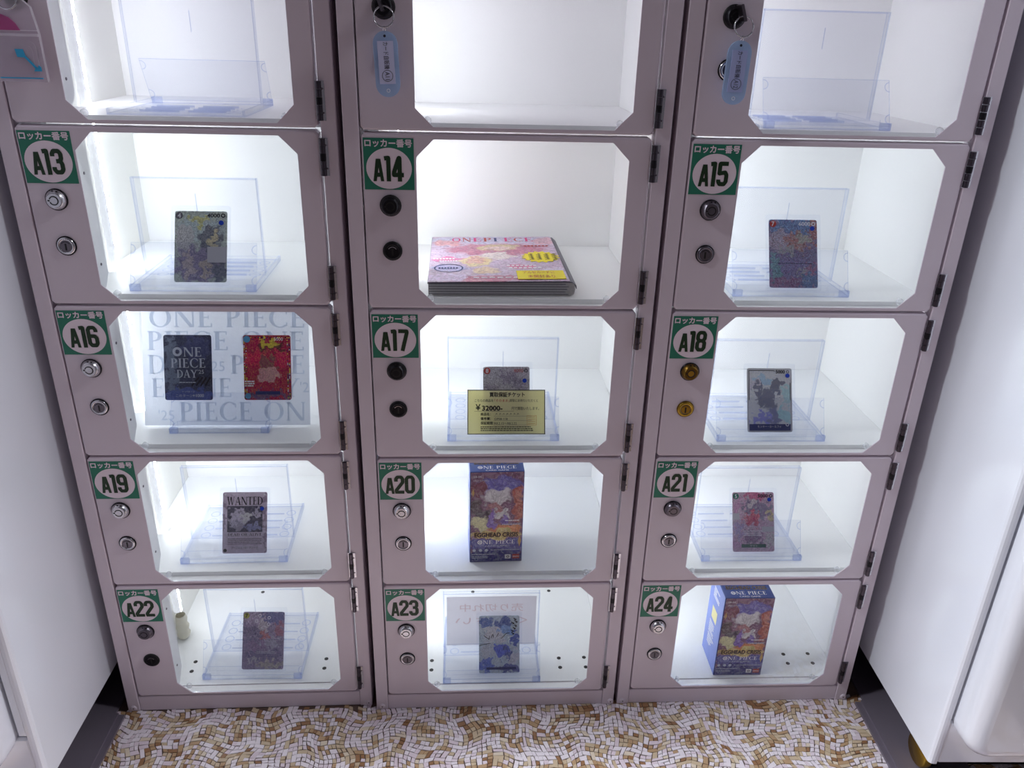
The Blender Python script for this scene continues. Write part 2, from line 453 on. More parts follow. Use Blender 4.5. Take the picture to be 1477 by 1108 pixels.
DIG = {'1': [[(0.02, 0.88), (0.26, 0.9), (0.26, 0)]],
       '2': [[(0.10, 0.66), (0.10, 0.80), (0.20, 0.9), (0.46, 0.9), (0.56, 0.8), (0.56, 0.62), (0.12, 0.2), (0.12, 0.09)], [(0.02, 0.09), (0.66, 0.09)]],
       '3': [[(0.10, 0.70), (0.10, 0.8), (0.2, 0.9), (0.46, 0.9), (0.56, 0.8), (0.56, 0.62), (0.47, 0.52), (0.26, 0.52)], [(0.47, 0.52), (0.57, 0.42), (0.57, 0.2), (0.46, 0.1), (0.2, 0.1), (0.1, 0.2), (0.1, 0.3)]],
       '4': [[(0.44, 0), (0.44, 0.9), (0.40, 0.9), (0.10, 0.34), (0.10, 0.25), (0.68, 0.25)]],
       '5': [[(0.62, 0.9), (0.12, 0.9), (0.12, 0.52), (0.46, 0.56), (0.56, 0.46), (0.56, 0.2), (0.46, 0.1), (0.2, 0.1), (0.1, 0.2), (0.1, 0.28)]],
       '6': [[(0.56, 0.70), (0.56, 0.8), (0.46, 0.9), (0.2, 0.9), (0.1, 0.8), (0.1, 0.2), (0.2, 0.1), (0.46, 0.1), (0.56, 0.2), (0.56, 0.42), (0.46, 0.52), (0.12, 0.52)]],
       '7': [[(0.02, 0.9), (0.56, 0.9), (0.56, 0.82), (0.26, 0)]],
       '8': [[(0.2, 0.52), (0.1, 0.62), (0.1, 0.8), (0.2, 0.9), (0.46, 0.9), (0.56, 0.8), (0.56, 0.62), (0.46, 0.52), (0.2, 0.52), (0.1, 0.42), (0.1, 0.2), (0.2, 0.1), (0.46, 0.1), (0.56, 0.2), (0.56, 0.42), (0.46, 0.52)]],
       '9': [[(0.1, 0.3), (0.1, 0.2), (0.2, 0.1), (0.46, 0.1), (0.56, 0.2), (0.56, 0.8), (0.46, 0.9), (0.2, 0.9), (0.1, 0.8), (0.1, 0.58), (0.2, 0.48), (0.54, 0.48)]],
       '0': [[(0.1, 0.5), (0.1, 0.8), (0.2, 0.9), (0.46, 0.9), (0.56, 0.8), (0.56, 0.2), (0.46, 0.1), (0.2, 0.1), (0.1, 0.2), (0.1, 0.5)]]}
def block_number(mb, s_, cx, z, h, y, mt):
    """heavy square-shouldered figures after a slightly shorter A"""
    wid = {'A': 0.56, '1': 0.42}
    kx = 0.665 * h
    tot = sum(wid.get(c, 0.68) for c in s_) + 0.05 * (len(s_) - 1)
    x = cx - tot * kx / 2
    for c in s_:
        if c == 'A':
            hh = h * 0.86; a = 0.56 * kx
            def P(px, pz): return (x + px * a, y, z + pz * hh)
            y0_ = y
            mb.face([P(-0.06, 0), P(0.27, 0), P(0.68, 1), P(0.26, 1)], mt)
            y -= 1.5e-5
            mb.face([P(0.73, 0), P(1.06, 0), P(0.74, 1), P(0.38, 1)], mt)
            y -= 1.5e-5
            mb.face([P(0.18, 0.20), P(0.86, 0.20), P(0.86, 0.38), P(0.18, 0.38)], mt)
        else:
            for pl in DIG[c]:
                mb.stroke([(x + a * kx, z + b_ * h) for a, b_ in pl], 0.165 * h, y, mt)
        x += (wid.get(c, 0.68) + 0.05) * kx

# ---------------------------------------------------------------- the setting: floor mosaic and wall
fl = MB(); fl.box(-2.2, 2.4, -2.2, 0.5, -0.03, -0.0012, 'grout')
floor = tag(fl.build('floor'), kind='structure', label='floor of small pink-white and brown mosaic pieces set in dark grout')
wl = MB(); wl.box(-2.2, 2.4, 0.42, 0.5, 0, 2.6, 'wall_paint')
tag(wl.build('wall_back'), kind='structure', label='plain grey wall behind the lockers')

random.seed(5)
cell = 0.0068
def warp(a, b_):
    """smooth swirls that turn small patches of the lattice without stretching them much"""
    x, y = a, b_
    for A, k, pa, pb, t in ((2.6e-4, 34, 0.4, 1.1, 0.3), (0.60e-4, 67, 2.0, 0.2, 1.0), (0.13e-4, 113, 1.3, 2.7, 0.6)):
        c, s_ = math.cos(t), math.sin(t); p, q = c * a + s_ * b_, -s_ * a + c * b_
        dp = A * k * math.sin(k * p + pa) * math.cos(k * q + pb); dq = -A * k * math.cos(k * p + pa) * math.sin(k * q + pb)
        x += c * dp - s_ * dq; y += s_ * dp + c * dq
    return x, y
used = set(); tiles = []
I0, I1, J0, J1 = -102, 140, -78, 6
for j in range(J0, J1):
    for i in range(I0, I1):
        if (i, j) in used: continue
        r = random.random(); di = dj = 1
        if r < 0.11 and (i + 1, j) not in used and i + 1 < I1: di = 2
        elif r < 0.19 and (i, j + 1) not in used: dj = 2
        for a in range(di):
            for c in range(dj): used.add((i + a, j + c))
        g = 0.00040
        cs = [(i * cell + g, j * cell + g), ((i + di) * cell - g, j * cell + g), ((i + di) * cell - g, (j + dj) * cell - g), (i * cell + g, (j + dj) * cell - g)]
        jit = [(random.uniform(-7e-4, 7e-4), random.uniform(-7e-4, 7e-4)) for _ in cs]
        P = [warp(a, c) for a, c in cs]
        P = [(p[0] + q[0], p[1] + q[1]) for p, q in zip(P, jit)]
        if max(p[1] for p in P) > 0.012: continue
        cx = sum(p[0] for p in P) / 4; cy = sum(p[1] for p in P) / 4
        n = noise.noise(Vector((cx * 38, cy * 38, 3.0))) + random.gauss(0, 0.42)
        k = 0 if n > 0.18 else 1 if n > -0.08 else 2 if n > -0.17 else 3 if n > -0.46 else 4 if n > -0.76 else 5
        tiles.append((P, cx, cy, k, random.uniform(-0.00025, 0.0)))
def tile_geo(mb, P, mt, dz, ox=0, oy=0):
    top = [(x - ox, y - oy, dz) for x, y in P]
    cx = sum(p[0] for p in top) / 4; cy = sum(p[1] for p in top) / 4
    inn = [(cx + (x - cx) * 0.94, cy + (y - cy) * 0.94, z) for x, y, z in top]
    mid = [(x, y, z - 0.0004) for x, y, z in top]
    bot = [(x, y, -0.0014) for x, y, z in top]
    mb.rings([bot, mid, inn], mt); mb.face(inn, mt)
vis = [t for t in tiles if -0.40 < t[1] < 0.72 and -0.135 < t[2] < 0.0]
vis.sort(key=lambda t: (t[2] > -0.115, -((max(p[0] for p in t[0]) - min(p[0] for p in t[0])) * (max(p[1] for p in t[0]) - min(p[1] for p in t[0])))))
chosen = set(id(t) for t in vis[:300])
rest = MB()
for t in tiles:
    if id(t) in chosen:
        mb = MB(); tile_geo(mb, t[0], TILE[t[3]], t[4], t[1], t[2])
        o = mb.build('mosaic_piece', floor); o.location = (t[1], t[2], 0)
    else:
        tile_geo(rest, t[0], TILE[t[3]], t[4])
tag(rest.build('mosaic_pieces', floor), kind='stuff')

# ---------------------------------------------------------------- locker columns
COLS = [(-0.37006, 0.00707, 0.00464), (0.0, 0.0, 0.0), (0.36808, 0.00038, -0.0059)]
CM = [T((x, y, 0)) @ RZ(t) for x, y, t in COLS]
ROWS = [0.816, 0.612, 0.408, 0.204, 0.0]      # lower edges of the doors above the plinth
DOORW = 0.327
DEPTH = 0.28
def oct_ring(u0, u1, z0, z1, ch, y):
    return [(u0 + ch, y, z0), (u1 - ch, y, z0), (u1, y, z0 + ch), (u1, y, z1 - ch), (u1 - ch, y, z1), (u0 + ch, y, z1), (u0, y, z1 - ch), (u0, y, z0 + ch)]

# shared meshes, local to a door (origin at the door's lower left corner)
def door_mesh():
    mb = MB()
    a, b_, c, d = 0.0012, 0.3242, 0.0012, 0.2025
    W = (0.061, 0.3, 0.0055, 0.1965)
    rs = [oct_ring(*W, 0.0195, 0.0014), oct_ring(*W, 0.0195, 0.0),
          oct_ring(a + .0022, b_ - .0022, c + .0022, d - .0022, 0.0030, 0.0),
          oct_ring(a + .0006, b_ - .0006, c + .0006, d - .0006, 0.0034, 0.0007),
          oct_ring(a, b_, c, d, 0.0036, 0.0024), oct_ring(a, b_, c, d, 0.0036, 0.0165),
          oct_ring(a + .0012, b_ - .0012, c + .0012, d - .0012, 0.003, 0.0165),
          oct_ring(a + .0012, b_ - .0012, c + .0012, d - .0012, 0.003, 0.0014)]
    mb.rings(rs[:6], 'paint'); mb.rings(rs[5:] + rs[:1], 'white_inside')  # inner faces whitened to look lit and bounce light; same paint as outside
    return mb
def pane_mesh():
    mb = MB(); mb.box(0.0595, 0.312, 0.0018, 0.0038, 0.0045, 0.1975, 'pane', edge='clear_edge'); return mb
def clip_mesh():
    mb = MB(); mb.lathe([(0.0042, -0.003), (0.0042, 0.0), (0.003, 0.0012), (0.0012, 0.0016)], 'clip_white', n=12); return mb
def lockcase_mesh():
    mb = MB()
    prof = [(0.0042, 0.008), (0.012, 0.010), (0.031, 0.030), (0.033, 0.186), (0.0042, 0.196)]
    v = [(0.005, y, z) for y, z in prof] + [(0.0585, y, z) for y, z in prof]
    n = 5
    mb.add(v, [tuple(range(n)), tuple(range(2 * n - 1, n - 1, -1))] + [(i, (i + 1) % n, n + (i + 1) % n, n + i) for i in range(n)], 'box_grey')
    for z in (0.045, 0.150):
        M = T((0.0586, 0.016, z)) @ RZ(math.pi / 2)
        mb.lathe([(0.0018, 0), (0.0016, 0.0006)], 'chrome_dark', M, n=10)
    return mb
def hinge_mesh():
    mb = MB()
    mb.box(0.0006, 0.0078, -0.0012, 0.0004, 0.0, 0.041, 'chrome')
    mb.box(-0.0022, 0.0006, -0.0010, -0.0002, 0.0, 0.041, 'chrome')
    for k in range(5):
        z0 = k * 0.0082 + 0.0003; z1 = z0 + 0.0076
        r = 0.0029 if k != 2 else 0.0031
        n = 10; cx = 0.0018
        rs = [[(cx + r * math.cos(2 * math.pi * i / n), -0.0024 + r * math.sin(2 * math.pi * i / n), z) for i in range(n)] for z in (z0, z1)]
        m_ = 'hinge_steel' if k != 2 else 'black_metal'
        mb.rings(rs, m_, smooth=True); mb.face(rs[0], m_); mb.face(rs[1], m_)
    for z in (0.008, 0.033):
        M = T((0.0056, -0.0012, z)); mb.lathe([(0.0012, 0), (0.0008, 0.0006)], 'chrome_dark', M, n=8)
    return mb
def cam_lock_mesh(kind):
    body, face, rim = {'chrome': ('chrome', 'chrome', 'black_metal'), 'dark': ('chrome_dark', 'chrome_dark', 'black_metal'),
                       'black': ('black_metal', 'black_metal', 'black'), 'brass': ('brass_dark', 'brass', 'black_metal')}[kind]
    mb = MB()
    mb.lathe([(0.0122, 0), (0.0122, 0.0016), (0.0112, 0.0022)], rim, cap=False)
    mb.lathe([(0.0112, 0.0014), (0.0110, 0.0030), (0.0088, 0.0072), (0.0078, 0.0078), (0.0078, 0.0078)], body)
    mb.ring(0, 0, 0.0040, 0.0052, -0.0080, 'black', a0=math.radians(200), a1=math.radians(520))
    mb.disc(0, 0, 0.0038, 0.0038, -0.00795, face, n=20)
    mb.face([(-0.0066, -0.0081, -0.0008), (-0.0044, -0.0081, -0.0008), (-0.0044, -0.0081, 0.0008), (-0.0066, -0.0081, 0.0008)], 'black')
    for a in (70, 95):
        x, z = 0.0102 * math.cos(math.radians(a)), 0.0102 * math.sin(math.radians(a))
        mb.box(x - 0.0009, x + 0.0009, -0.0056, -0.0045, z - 0.0016, z + 0.0006, rim)
    return mb
def key_lock_mesh(kind):
    body, face, rim = {'chrome': ('chrome', 'chrome_dark', 'black_metal'), 'dark': ('chrome_dark', 'chrome_dark', 'black_metal'),
                       'black': ('black_metal', 'black_metal', 'black'), 'brass': ('brass', 'brass', 'brass_dark')}[kind]
    mb = MB()
    mb.lathe([(0.0113, 0), (0.0113, 0.0012), (0.0106, 0.0018), (0.0100, 0.0018)], rim, cap=False)
    mb.lathe([(0.0102, 0.0010), (0.0098, 0.0026), (0.0070, 0.0030), (0.0070, 0.0022)], body, cap=False)
    mb.lathe([(0.0072, 0.0012), (0.0072, 0.0022), (0.0066, 0.0025), (0.0060, 0.0025)], 'chrome_dark' if kind != 'black' else 'black_metal', cap=False)
    mb.disc(0, 0, 0.0061, 0.0061, -0.00245, face, n=20)
    mb.ring(0, 0, 0.0047, 0.0054, -0.0027, rim if kind != 'black' else 'chrome', a0=math.radians(30), a1=math.radians(150))
    mb.box(-0.0009, 0.0009, -0.0029, -0.0024, -0.0048, 0.0030, 'black')
    return mb
def plate_mesh(num):
    mb = MB()
    x0, x1, z0, z1 = 0.0032, 0.0586, 0.1412, 0.1972
    mb.box(x0, x1, -0.0004, 0.0, z0, z1, 'plate_green')
    cx = (x0 + x1) / 2
    mb.disc(cx, z1 - 0.0327, 0.0252, 0.0224, -0.0007, 'plate_white', n=48)
    mb.text('ロッカー番号', cx, z1 - 0.0054, -0.0008, 0.0082, 'plate_white', width=0.0515, bold=0.0003)
    block_number(mb, num, cx - 0.0004, z1 - 0.0327 - 0.0140, 0.0284, -0.0010, 'number_ink')
    return mb
SH = {'door': door_mesh().build('door'), 'pane': pane_mesh().build('window_pane'), 'clip': clip_mesh().build('pane_clip'),
      'case': lockcase_mesh().build('lock_case'), 'hinge': hinge_mesh().build('hinge')}
for k in ('chrome', 'dark', 'black', 'brass'):
    SH['cam_' + k] = cam_lock_mesh(k).build('cam_lock'); SH['key_' + k] = key_lock_mesh(k).build('key_lock')
SH['screw'] = MB(); SH['screw'].lathe([(0.0048, 0), (0.0044, 0.0010), (0.0030, 0.0016)], 'paint', n=16); SH['screw'].disc(0, 0, 0.0011, 0.0011, -0.0017, 'black', n=8)
SH['screw'] = SH['screw'].build('screw')
SH['hole'] = MB(); SH['hole'].add([(0.0032 * math.cos(i * math.pi / 7), 0.0032 * math.sin(i * math.pi / 7), z) for z in (0, 0.0003) for i in range(14)], [tuple(range(14)), tuple(range(14, 28))] + [(i, (i + 1) % 14, 14 + (i + 1) % 14, 14 + i) for i in range(14)], 'black')
SH['hole'] = SH['hole'].build('bolt_hole')
def inst(key, name, parent, loc):
    o = bpy.data.objects.new(name, SH[key].data); col.objects.link(o); o.parent = parent; o.location = loc
    return o

NUM = [['A10', 'A13', 'A16', 'A19', 'A22'], ['A11', 'A14', 'A17', 'A20', 'A23'], ['A12', 'A15', 'A18', 'A21', 'A24']]
LOCKS = {'A10': ('black', 'chrome'), 'A11': ('black', 'black'), 'A12': ('black', 'chrome'), 'A13': ('chrome', 'chrome'), 'A14': ('black', 'black'), 'A15': ('dark', 'dark'),
         'A16': ('chrome', 'chrome'), 'A17': ('black', 'black'), 'A18': ('brass', 'brass'), 'A19': ('chrome', 'chrome'), 'A20': ('chrome', 'chrome'),
         'A21': ('dark', 'chrome'), 'A22': ('dark', 'black'), 'A23': ('chrome', 'chrome'), 'A24': ('chrome', 'chrome')}
COL_LABEL = ['grey metal locker column on the left, doors numbered A13 to A22 downwards',
             'grey metal locker column in the middle, doors numbered A14 to A23 downwards',
             'grey metal locker column on the right, doors numbered A15 to A24 downwards']
LWALL = 0.017; RWALL = 0.3355
for c in range(3):
    root = tag(empty('coin_locker', CM[c]), COL_LABEL[c], 'locker', 'coin locker columns standing side by side', 'thing')
    top = 1.025 + ZF
    mb = MB(); mb.bbox(-0.0176, -0.0004, 0.0, 0.021, 0.0, top, 0.0008, 'paint'); mb.build('stile', root)
    mb = MB(); mb.bbox(0.3272, 0.3446, 0.0, 0.021, 0.0, top, 0.0008, 'paint'); mb.build('stile', root)
    mb = MB(); mb.bbox(-0.0002, 0.3270, 0.0012, 0.021, 0.0, ZF - 0.0008, 0.0008, 'paint'); mb.build('plinth_rail', root)
    mb = MB(); mb.box(-0.0176, 0.3446, 0.0, DEPTH + 0.03, top + 0.0002, top + 0.02, 'paint'); mb.build('top_panel', root)
    mb = MB(); mb.box(-0.0176, -0.0164, 0.0212, DEPTH + 0.03, 0.0, top, 'paint'); mb.build('side_panel', root)
    mb = MB(); mb.box(0.3434, 0.3446, 0.0212, DEPTH + 0.03, 0.0, top, 'paint'); mb.build('side_panel', root)
    mb = MB(); mb.box(LWALL - 0.001, LWALL, 0.040, DEPTH, ZF, top, 'cream_inside'); mb.build('inner_wall', root)
    mb = MB(); mb.box(LWALL - 0.033, LWALL - 0.001, 0.0405, 0.0415, ZF, top, 'white_inside'); mb.build('inner_wall', root)
    mb = MB(); mb.box(RWALL, RWALL + 0.001, 0.0215, DEPTH, ZF, top, 'white_inside'); mb.build('inner_wall', root)
    mb = MB(); mb.box(-0.0162, 0.3432, DEPTH + 0.0002, DEPTH + 0.0015, 0.0, top, 'white_inside'); mb.build('back_panel', root)
    # bottom plate and shelves; the shelves have a notch for the light tube
    mb = MB(); mb.box(-0.016, RWALL - 0.0002, 0.0215, DEPTH, ZF - 0.0035, ZF, 'shelf_white'); bottom = mb.build('bottom_plate', root)
    for zb in ROWS[:4]:
        mb = MB()
        nx = 0.0395
        out = [(LWALL + 0.0003, DEPTH), (LWALL + 0.0003, 0.143), (0.030, 0.143), (nx - 0.003, 0.140), (nx, 0.133), (nx, 0.121), (nx - 0.003, 0.114), (0.030, 0.111), (LWALL + 0.0003, 0.111), (LWALL + 0.0003, 0.0395), (-0.0155, 0.0395), (-0.0155, 0.0215), (-0.0001, 0.0215), (-0.0001, 0.0180), (0.3268, 0.0180), (0.3268, 0.0215), (RWALL - 0.0003, 0.0215), (RWALL - 0.0003, DEPTH)]
        M = T((0, 0, zb + ZF)) @ Matrix(((1, 0, 0, 0), (0, 0, 1, 0), (0, 1, 0, 0), (0, 0, 0, 1)))
        mb.prism(out, 0.0003, 0.0082, 'shelf_white', M)
        mb.build('shelf', root)
    for u, d in [(0.0635, 0.050), (0.0635, 0.0703), (0.0225, 0.050), (0.0225, 0.0703), (0.2665, 0.050), (0.2665, 0.0705), (0.3073, 0.0497), (0.3073, 0.071), (0.130, 0.2385), (0.2665, 0.2385)]:
        inst('hole', 'bolt_hole', bottom, (u, d, ZF))
    for u in (-0.0092, 0.3398):
        inst('screw', 'screw', root, (u, 0.0, 0.0065))
    # the light tube at the left wall
    lt = MB()
    n = 12; rs = []; z = ZF + (0.055 if c == 0 else 0.03)
    k = 0
    while z < top - 0.004:
        r = 0.0066 if k % 4 in (0, 1) else 0.0058
        rs.append([(0.0262 + r * math.cos(2 * math.pi * i / n), 0.127 + r * math.sin(2 * math.pi * i / n), z) for i in range(n)]); z += 0.004; k += 1
    
    for q in range(len(rs) - 1):                 # diodes shine to the right and to the back; the rest is the clear housing
        for i in range(n):
            ang = 360 * (i + 0.5) / n
            lt.face([rs[q][i], rs[q][(i + 1) % n], rs[q + 1][(i + 1) % n], rs[q + 1][i]], 'led' if ang < 100 or ang > 325 else 'led_cap')
    lt.face(rs[0], 'led_cap'); lt.face(rs[-1], 'led_cap')
    led = lt.build('light_tube', None, CM[c])
    tag(led, ['lit vertical LED tube inside the left locker column with taped foot', 'lit vertical LED tube hidden behind the door stile of middle locker column', 'lit vertical LED tube hidden behind the door stile of right locker column'][c], 'lamp', 'LED tubes inside the lockers')
    if c == 0:
        mb = MB()
        rs = []
        for i, z in enumerate([0.0305, 0.038, 0.044, 0.052, 0.058, 0.066, 0.074]):
            r = [0.0085, 0.0105, 0.0085, 0.0105, 0.0085, 0.0092, 0.0078][i]
            rs.append([(0.0285 + r * math.cos(2 * math.pi * q / 12) + 0.001 * (i % 2), 0.127 + r * math.sin(2 * math.pi * q / 12), z) for q in range(12)])
        mb.rings(rs, 'tape', smooth=True); mb.face(rs[0], 'tape'); mb.build('taped_foot', led)
    for r, zb in enumerate(ROWS):
        num = NUM[c][r]
        d = inst('door', 'door', root, (0, 0, zb + ZF))
        inst('pane', 'window_pane', d, (0, 0, 0))
        for u in (0.074, 0.288):
            inst('clip', 'pane_clip', d, (u, 0.0075, 0.0115))
        inst('case', 'lock_case', d, (0, 0, 0))
        inst('hinge', 'hinge', d, (0.3262, 0, 0.154)); inst('hinge', 'hinge', d, (0.3262, 0, 0.009))
        a, b_ = LOCKS[num]
        inst('cam_' + a, 'cam_lock', d, (0.0312, 0, 0.1235)); inst('key_' + b_, 'key_lock', d, (0.0315, 0, 0.0710))
        plate_mesh(num).build('number_plate', d)
for o in SH.values():
    bpy.data.objects.remove(o)

# ---------------------------------------------------------------- the two white machines beside the lockers
def rounded_slab(mb, x0, x1, z0, z1, y_back, y_front, rc, fil, mt, s):
    """front door: outline with round corners, fillet from side to front; s mirrors x"""
    def outline(inset, y):
        pts = []
        r = max(rc - inset, 0.004)
        for (cx, cz, a0) in ((x1 - inset - r, z0 + inset + r, -90), (x1 - inset - r, z1 - inset - r, 0), (x0 + inset + r, z1 - inset - r, 90), (x0 + inset + r, z0 + inset + r, 180)):
            for k in range(7):
                a = math.radians(a0 + 15 * k); pts.append((s * (cx + r * math.cos(a)), y, cz + r * math.sin(a)))
        return pts
    dep = y_back - y_front
    rs = [outline(0, y_back), outline(0, y_front + min(fil, dep) * 0.98)]
    for k in range(1, 9):
        a = math.radians(90 * k / 8); rs.append(outline(fil * (1 - math.cos(a)), y_front + min(fil, dep) * (1 - math.sin(a))))
    mb.rings(rs, mt, smooth=True); mb.face(rs[-1], mt); mb.face(rs[0], mt)
def machine(s, X, yf, rot, label, band, caster):
    """s=+1: machine to the right of the lockers (its lit flank faces -x); local x grows away from the lockers"""
    M = T((X, yf, 0)) @ RZ(rot)
    root = tag(empty('vending_machine', M), label, 'machine', 'white machines flanking the lockers')
    W, D, ZB, ZT = 0.62, 0.62, 0.0705, 1.75
    def bx(mb, x0, x1, *a):
        lo, hi = sorted((s * x0, s * x1)); mb.box(lo, hi, *a)
    r = 0.006
    prof = [(0.0, D), (0.0, r)] + [(r - r * math.cos(math.radians(a)), r - r * math.sin(math.radians(a))) for a in (30, 60, 90)] + [(0.010, 0.0), (0.010, D)]
    mb = MB(); v = [(s * x, y, z) for z in (ZB, ZT) for x, y in prof]; k = len(prof)
    mb.add(v, [tuple(range(k)), tuple(range(2 * k - 1, k - 1, -1))] + [(i, (i + 1) % k, k + (i + 1) % k, k + i) for i in range(k)], 'machine_white')
    mb.build('side_panel', root)
    if band > 0.012:
        mb = MB(); lo, hi = sorted((s * 0.0102, s * band)); mb.bbox(lo, hi, 0.0, 0.0105, 0.150, ZT, 0.0012, 'machine_white'); mb.build('corner_return', root)
    mb = MB(); lo, hi = sorted((s * 0.0102, s * W)); mb.bbox(lo, hi, 0.0005, D, ZB, 0.1450, 0.003, 'machine_white'); mb.build('base_beam', root)
    mb = MB(); bx(mb, 0.0102, 0.055, 0.020, D - 0.002, 0.1464, ZT, 'machine_grey')  # grey base colour stands in for shade in the groove beside the door
    mb.build('inner_flank', root)
    mb = MB(); bx(mb, 0.056, W, 0.024, D, 0.1464, ZT, 'machine_grey'); mb.build('body', root)
    mb = MB(); rounded_slab(mb, band + 0.004, W, 0.118, ZT - 0.02, 0.012, -0.040, 0.034, 0.020, 'machine_white', s); mb.build('door', root)
    mb = MB(); bx(mb, 0.012, W, 0.03, D, 0.052, ZB - 0.0005, 'underside'); mb.build('underframe', root)
    mb = MB()
    bx(mb, -0.0145, 0.0, -0.30, 0.172, 0.0, 0.004, 'rail_grey'); bx(mb, -0.006, 0.098, -0.30, 0.172, 0.004, 0.0075, 'rail_grey'); bx(mb, 0.0, 0.098, -0.30, D, 0.0, 0.004, 'rail_grey')
    mb.build('floor_rail', root)
    mb = MB(); bx(mb, 0.10, W, 0.06, D, 0.0, 0.0515, 'underside'); mb.build('plinth', root)
    if caster:
        mb = MB(); Mc = T((s * 0.026, 0.058, 0.0325)) @ RZ(math.pi / 2)
        mb.lathe([(0.0, -0.006), (0.022, -0.006), (0.0245, -0.004), (0.0245, 0.004), (0.022, 0.006), (0.008, 0.006), (0.006, 0.009)], 'brass', Mc, n=28)
        cs = mb.build('caster_wheel', root)
        mb = MB(); bx(mb, 0.033, 0.048, 0.046, 0.072, 0.012, 0.0518, 'black_metal'); mb.build('caster_fork', root)
    return root
machine(1, 0.7325, -0.1828, -0.035, 'glossy white machine at the right of the lockers, brass caster wheel under it', 0.010, True)
machine(-1, -0.4052, -0.1745, -0.01, 'glossy white machine at the left of the lockers with protruding rounded door', 0.020, False)

# ---------------------------------------------------------------- clear display stands
def stand_parts():
    root = empty('card_stand', Matrix.Identity(4))
    W = 0.075
    mb = MB()
    mb.box(-W, W, 0.0, 0.145, 0.0002, 0.0018, 'clear', edge='clear_edge')
    for x in (-W, W - 0.003):
        mb.box(x, x + 0.003, 0.0, 0.145, 0.0018, 0.0070, 'clear', edge='clear_edge')
    mb.box(-W + 0.003, W - 0.003, 0.142, 0.145, 0.0018, 0.006, 'clear', edge='clear_edge')
    mb.box(-W, -W + 0.012, -0.001, 0.0035, 0.0002, 0.0085, 'clear_edge'); mb.box(W - 0.012, W, -0.001, 0.0035, 0.0002, 0.0085, 'clear_edge')
    mb.box(-W + 0.012, W - 0.012, -0.0006, 0.0006, 0.0002, 0.0080, 'clear', edge='clear_edge')
    mb.box(-W + 0.006, W - 0.006, 0.0150, 0.0166, 0.0018, 0.0105, 'clear', edge='clear_edge')
    for x in (-0.045, -0.008, 0.028):
        mb.box(x, x + 0.014, -0.0012, -0.0006, 0.0015, 0.0065, 'clear', edge='clear_edge')
    mb.build('base', root)
    mb = MB()
    for k in range(4):
        y = 0.067 + 0.019 * k
        for x in (-0.058, 0.058):
            Mr = T((x, y, 0.0022)) @ RX(math.pi / 2)
            mb.ring(0, 0, 0.0058, 0.0074, 0, 'clear_line', Mr, n=16)
        for a0, a1 in ((-0.048, -0.006), (0.004, 0.048)):
            mb.box(a0, a1, y - 0.0034, y - 0.0026, 0.0018, 0.0042, 'clear_edge'); mb.box(a0, a1, y + 0.0026, y + 0.0034, 0.0018, 0.0042, 'clear')
    mb.build('base_ribs', root)
    mb = MB()
    M = T((0, 0.0030, 0.0045)) @ RX(-math.radians(25.5))
    mb.box(-W, W, -0.0007, 0.0007, 0.0, 0.0545, 'clear_soft', M, edge='clear_line')
    for x, a0 in ((-W, -90), (W, 90)):
        for z in (0.046, 0.008):
            mb.ring(x, z, 0.0050, 0.0060, -0.0009, 'clear_line', M, n=14, a0=math.radians(a0), a1=math.radians(a0 + 180))
    mb.build('front_lip', root)
    mb = MB()
    mb.box(-W, W, 0.0540, 0.0556, 0.0052, 0.1265, 'clear_soft', edge='clear_line')
    for x in (-W, W - 0.0016):
        mb.box(x, x + 0.0016, 0.0556, 0.0616, 0.0075, 0.1265, 'clear', edge='clear_edge')
    mb.box(-W + 0.0016, W - 0.0016, 0.0556, 0.0612, 0.1247, 0.1265, 'clear', edge='clear_edge')
    mb.box(-0.0004, 0.0004, 0.0535, 0.0540, 0.085, 0.108, 'clear_edge')
    mb.build('back_panel', root)
    return root
proto = stand_parts()
def cell_M(c, r, u, d, z=0.0):
    fz = ROWS[r] + ZF + (0.0082 if r < 4 else 0.0)
    return CM[c] @ T((u, d, fz + z))
STANDS = [  # column, row, u centre, depth of the lip, yaw, scale, label
    (0, 0, 0.166, 0.170, math.pi, 1, 'empty clear plastic stand in the compartment above A13, turned backwards'),
    (2, 0, 0.166, 0.030, 0, 1, 'empty clear plastic stand in the compartment above A15'),
    (0, 1, 0.1560, 0.0290, 0, 1, 'clear plastic stand in locker A13'), (2, 1, 0.1595, 0.0345, 0, 1, 'clear plastic stand in locker A15'),
    (0, 2, 0.1570, 0.0480, 0, 0.87, 'small clear plastic stand holding the white card folder in A16'),
    (1, 2, 0.1670, 0.0310, 0, 1, 'clear plastic stand in locker A17, behind the yellow ticket'), (2, 2, 0.1640, 0.0280, 0, 1, 'clear plastic stand in locker A18'),
    (0, 3, 0.1560, 0.0375, 0.012, 1, 'clear plastic stand in locker A19'), (2, 3, 0.1700, 0.0357, 0, 1, 'clear plastic stand in locker A21'),
    (0, 4, 0.1605, 0.0310, -0.02, 1, 'clear plastic stand in locker A22'), (1, 4, 0.1572, 0.0210, 0, 1, 'clear plastic stand with grey paper in locker A23')]
SM = {}
for i, (c, r, u, d, yaw, k, lab) in enumerate(STANDS):
    o = proto if i == 0 else copy_tree(proto)
    M = cell_M(c, r, u, d) @ RZ(yaw) @ Matrix.Diagonal((k, 1.1 if k < 1 else 1, k, 1))
    o.matrix_world = M
    tag(o, lab, 'stand', 'clear card stands in the lockers')
    SM[(c, r)] = (u, d)

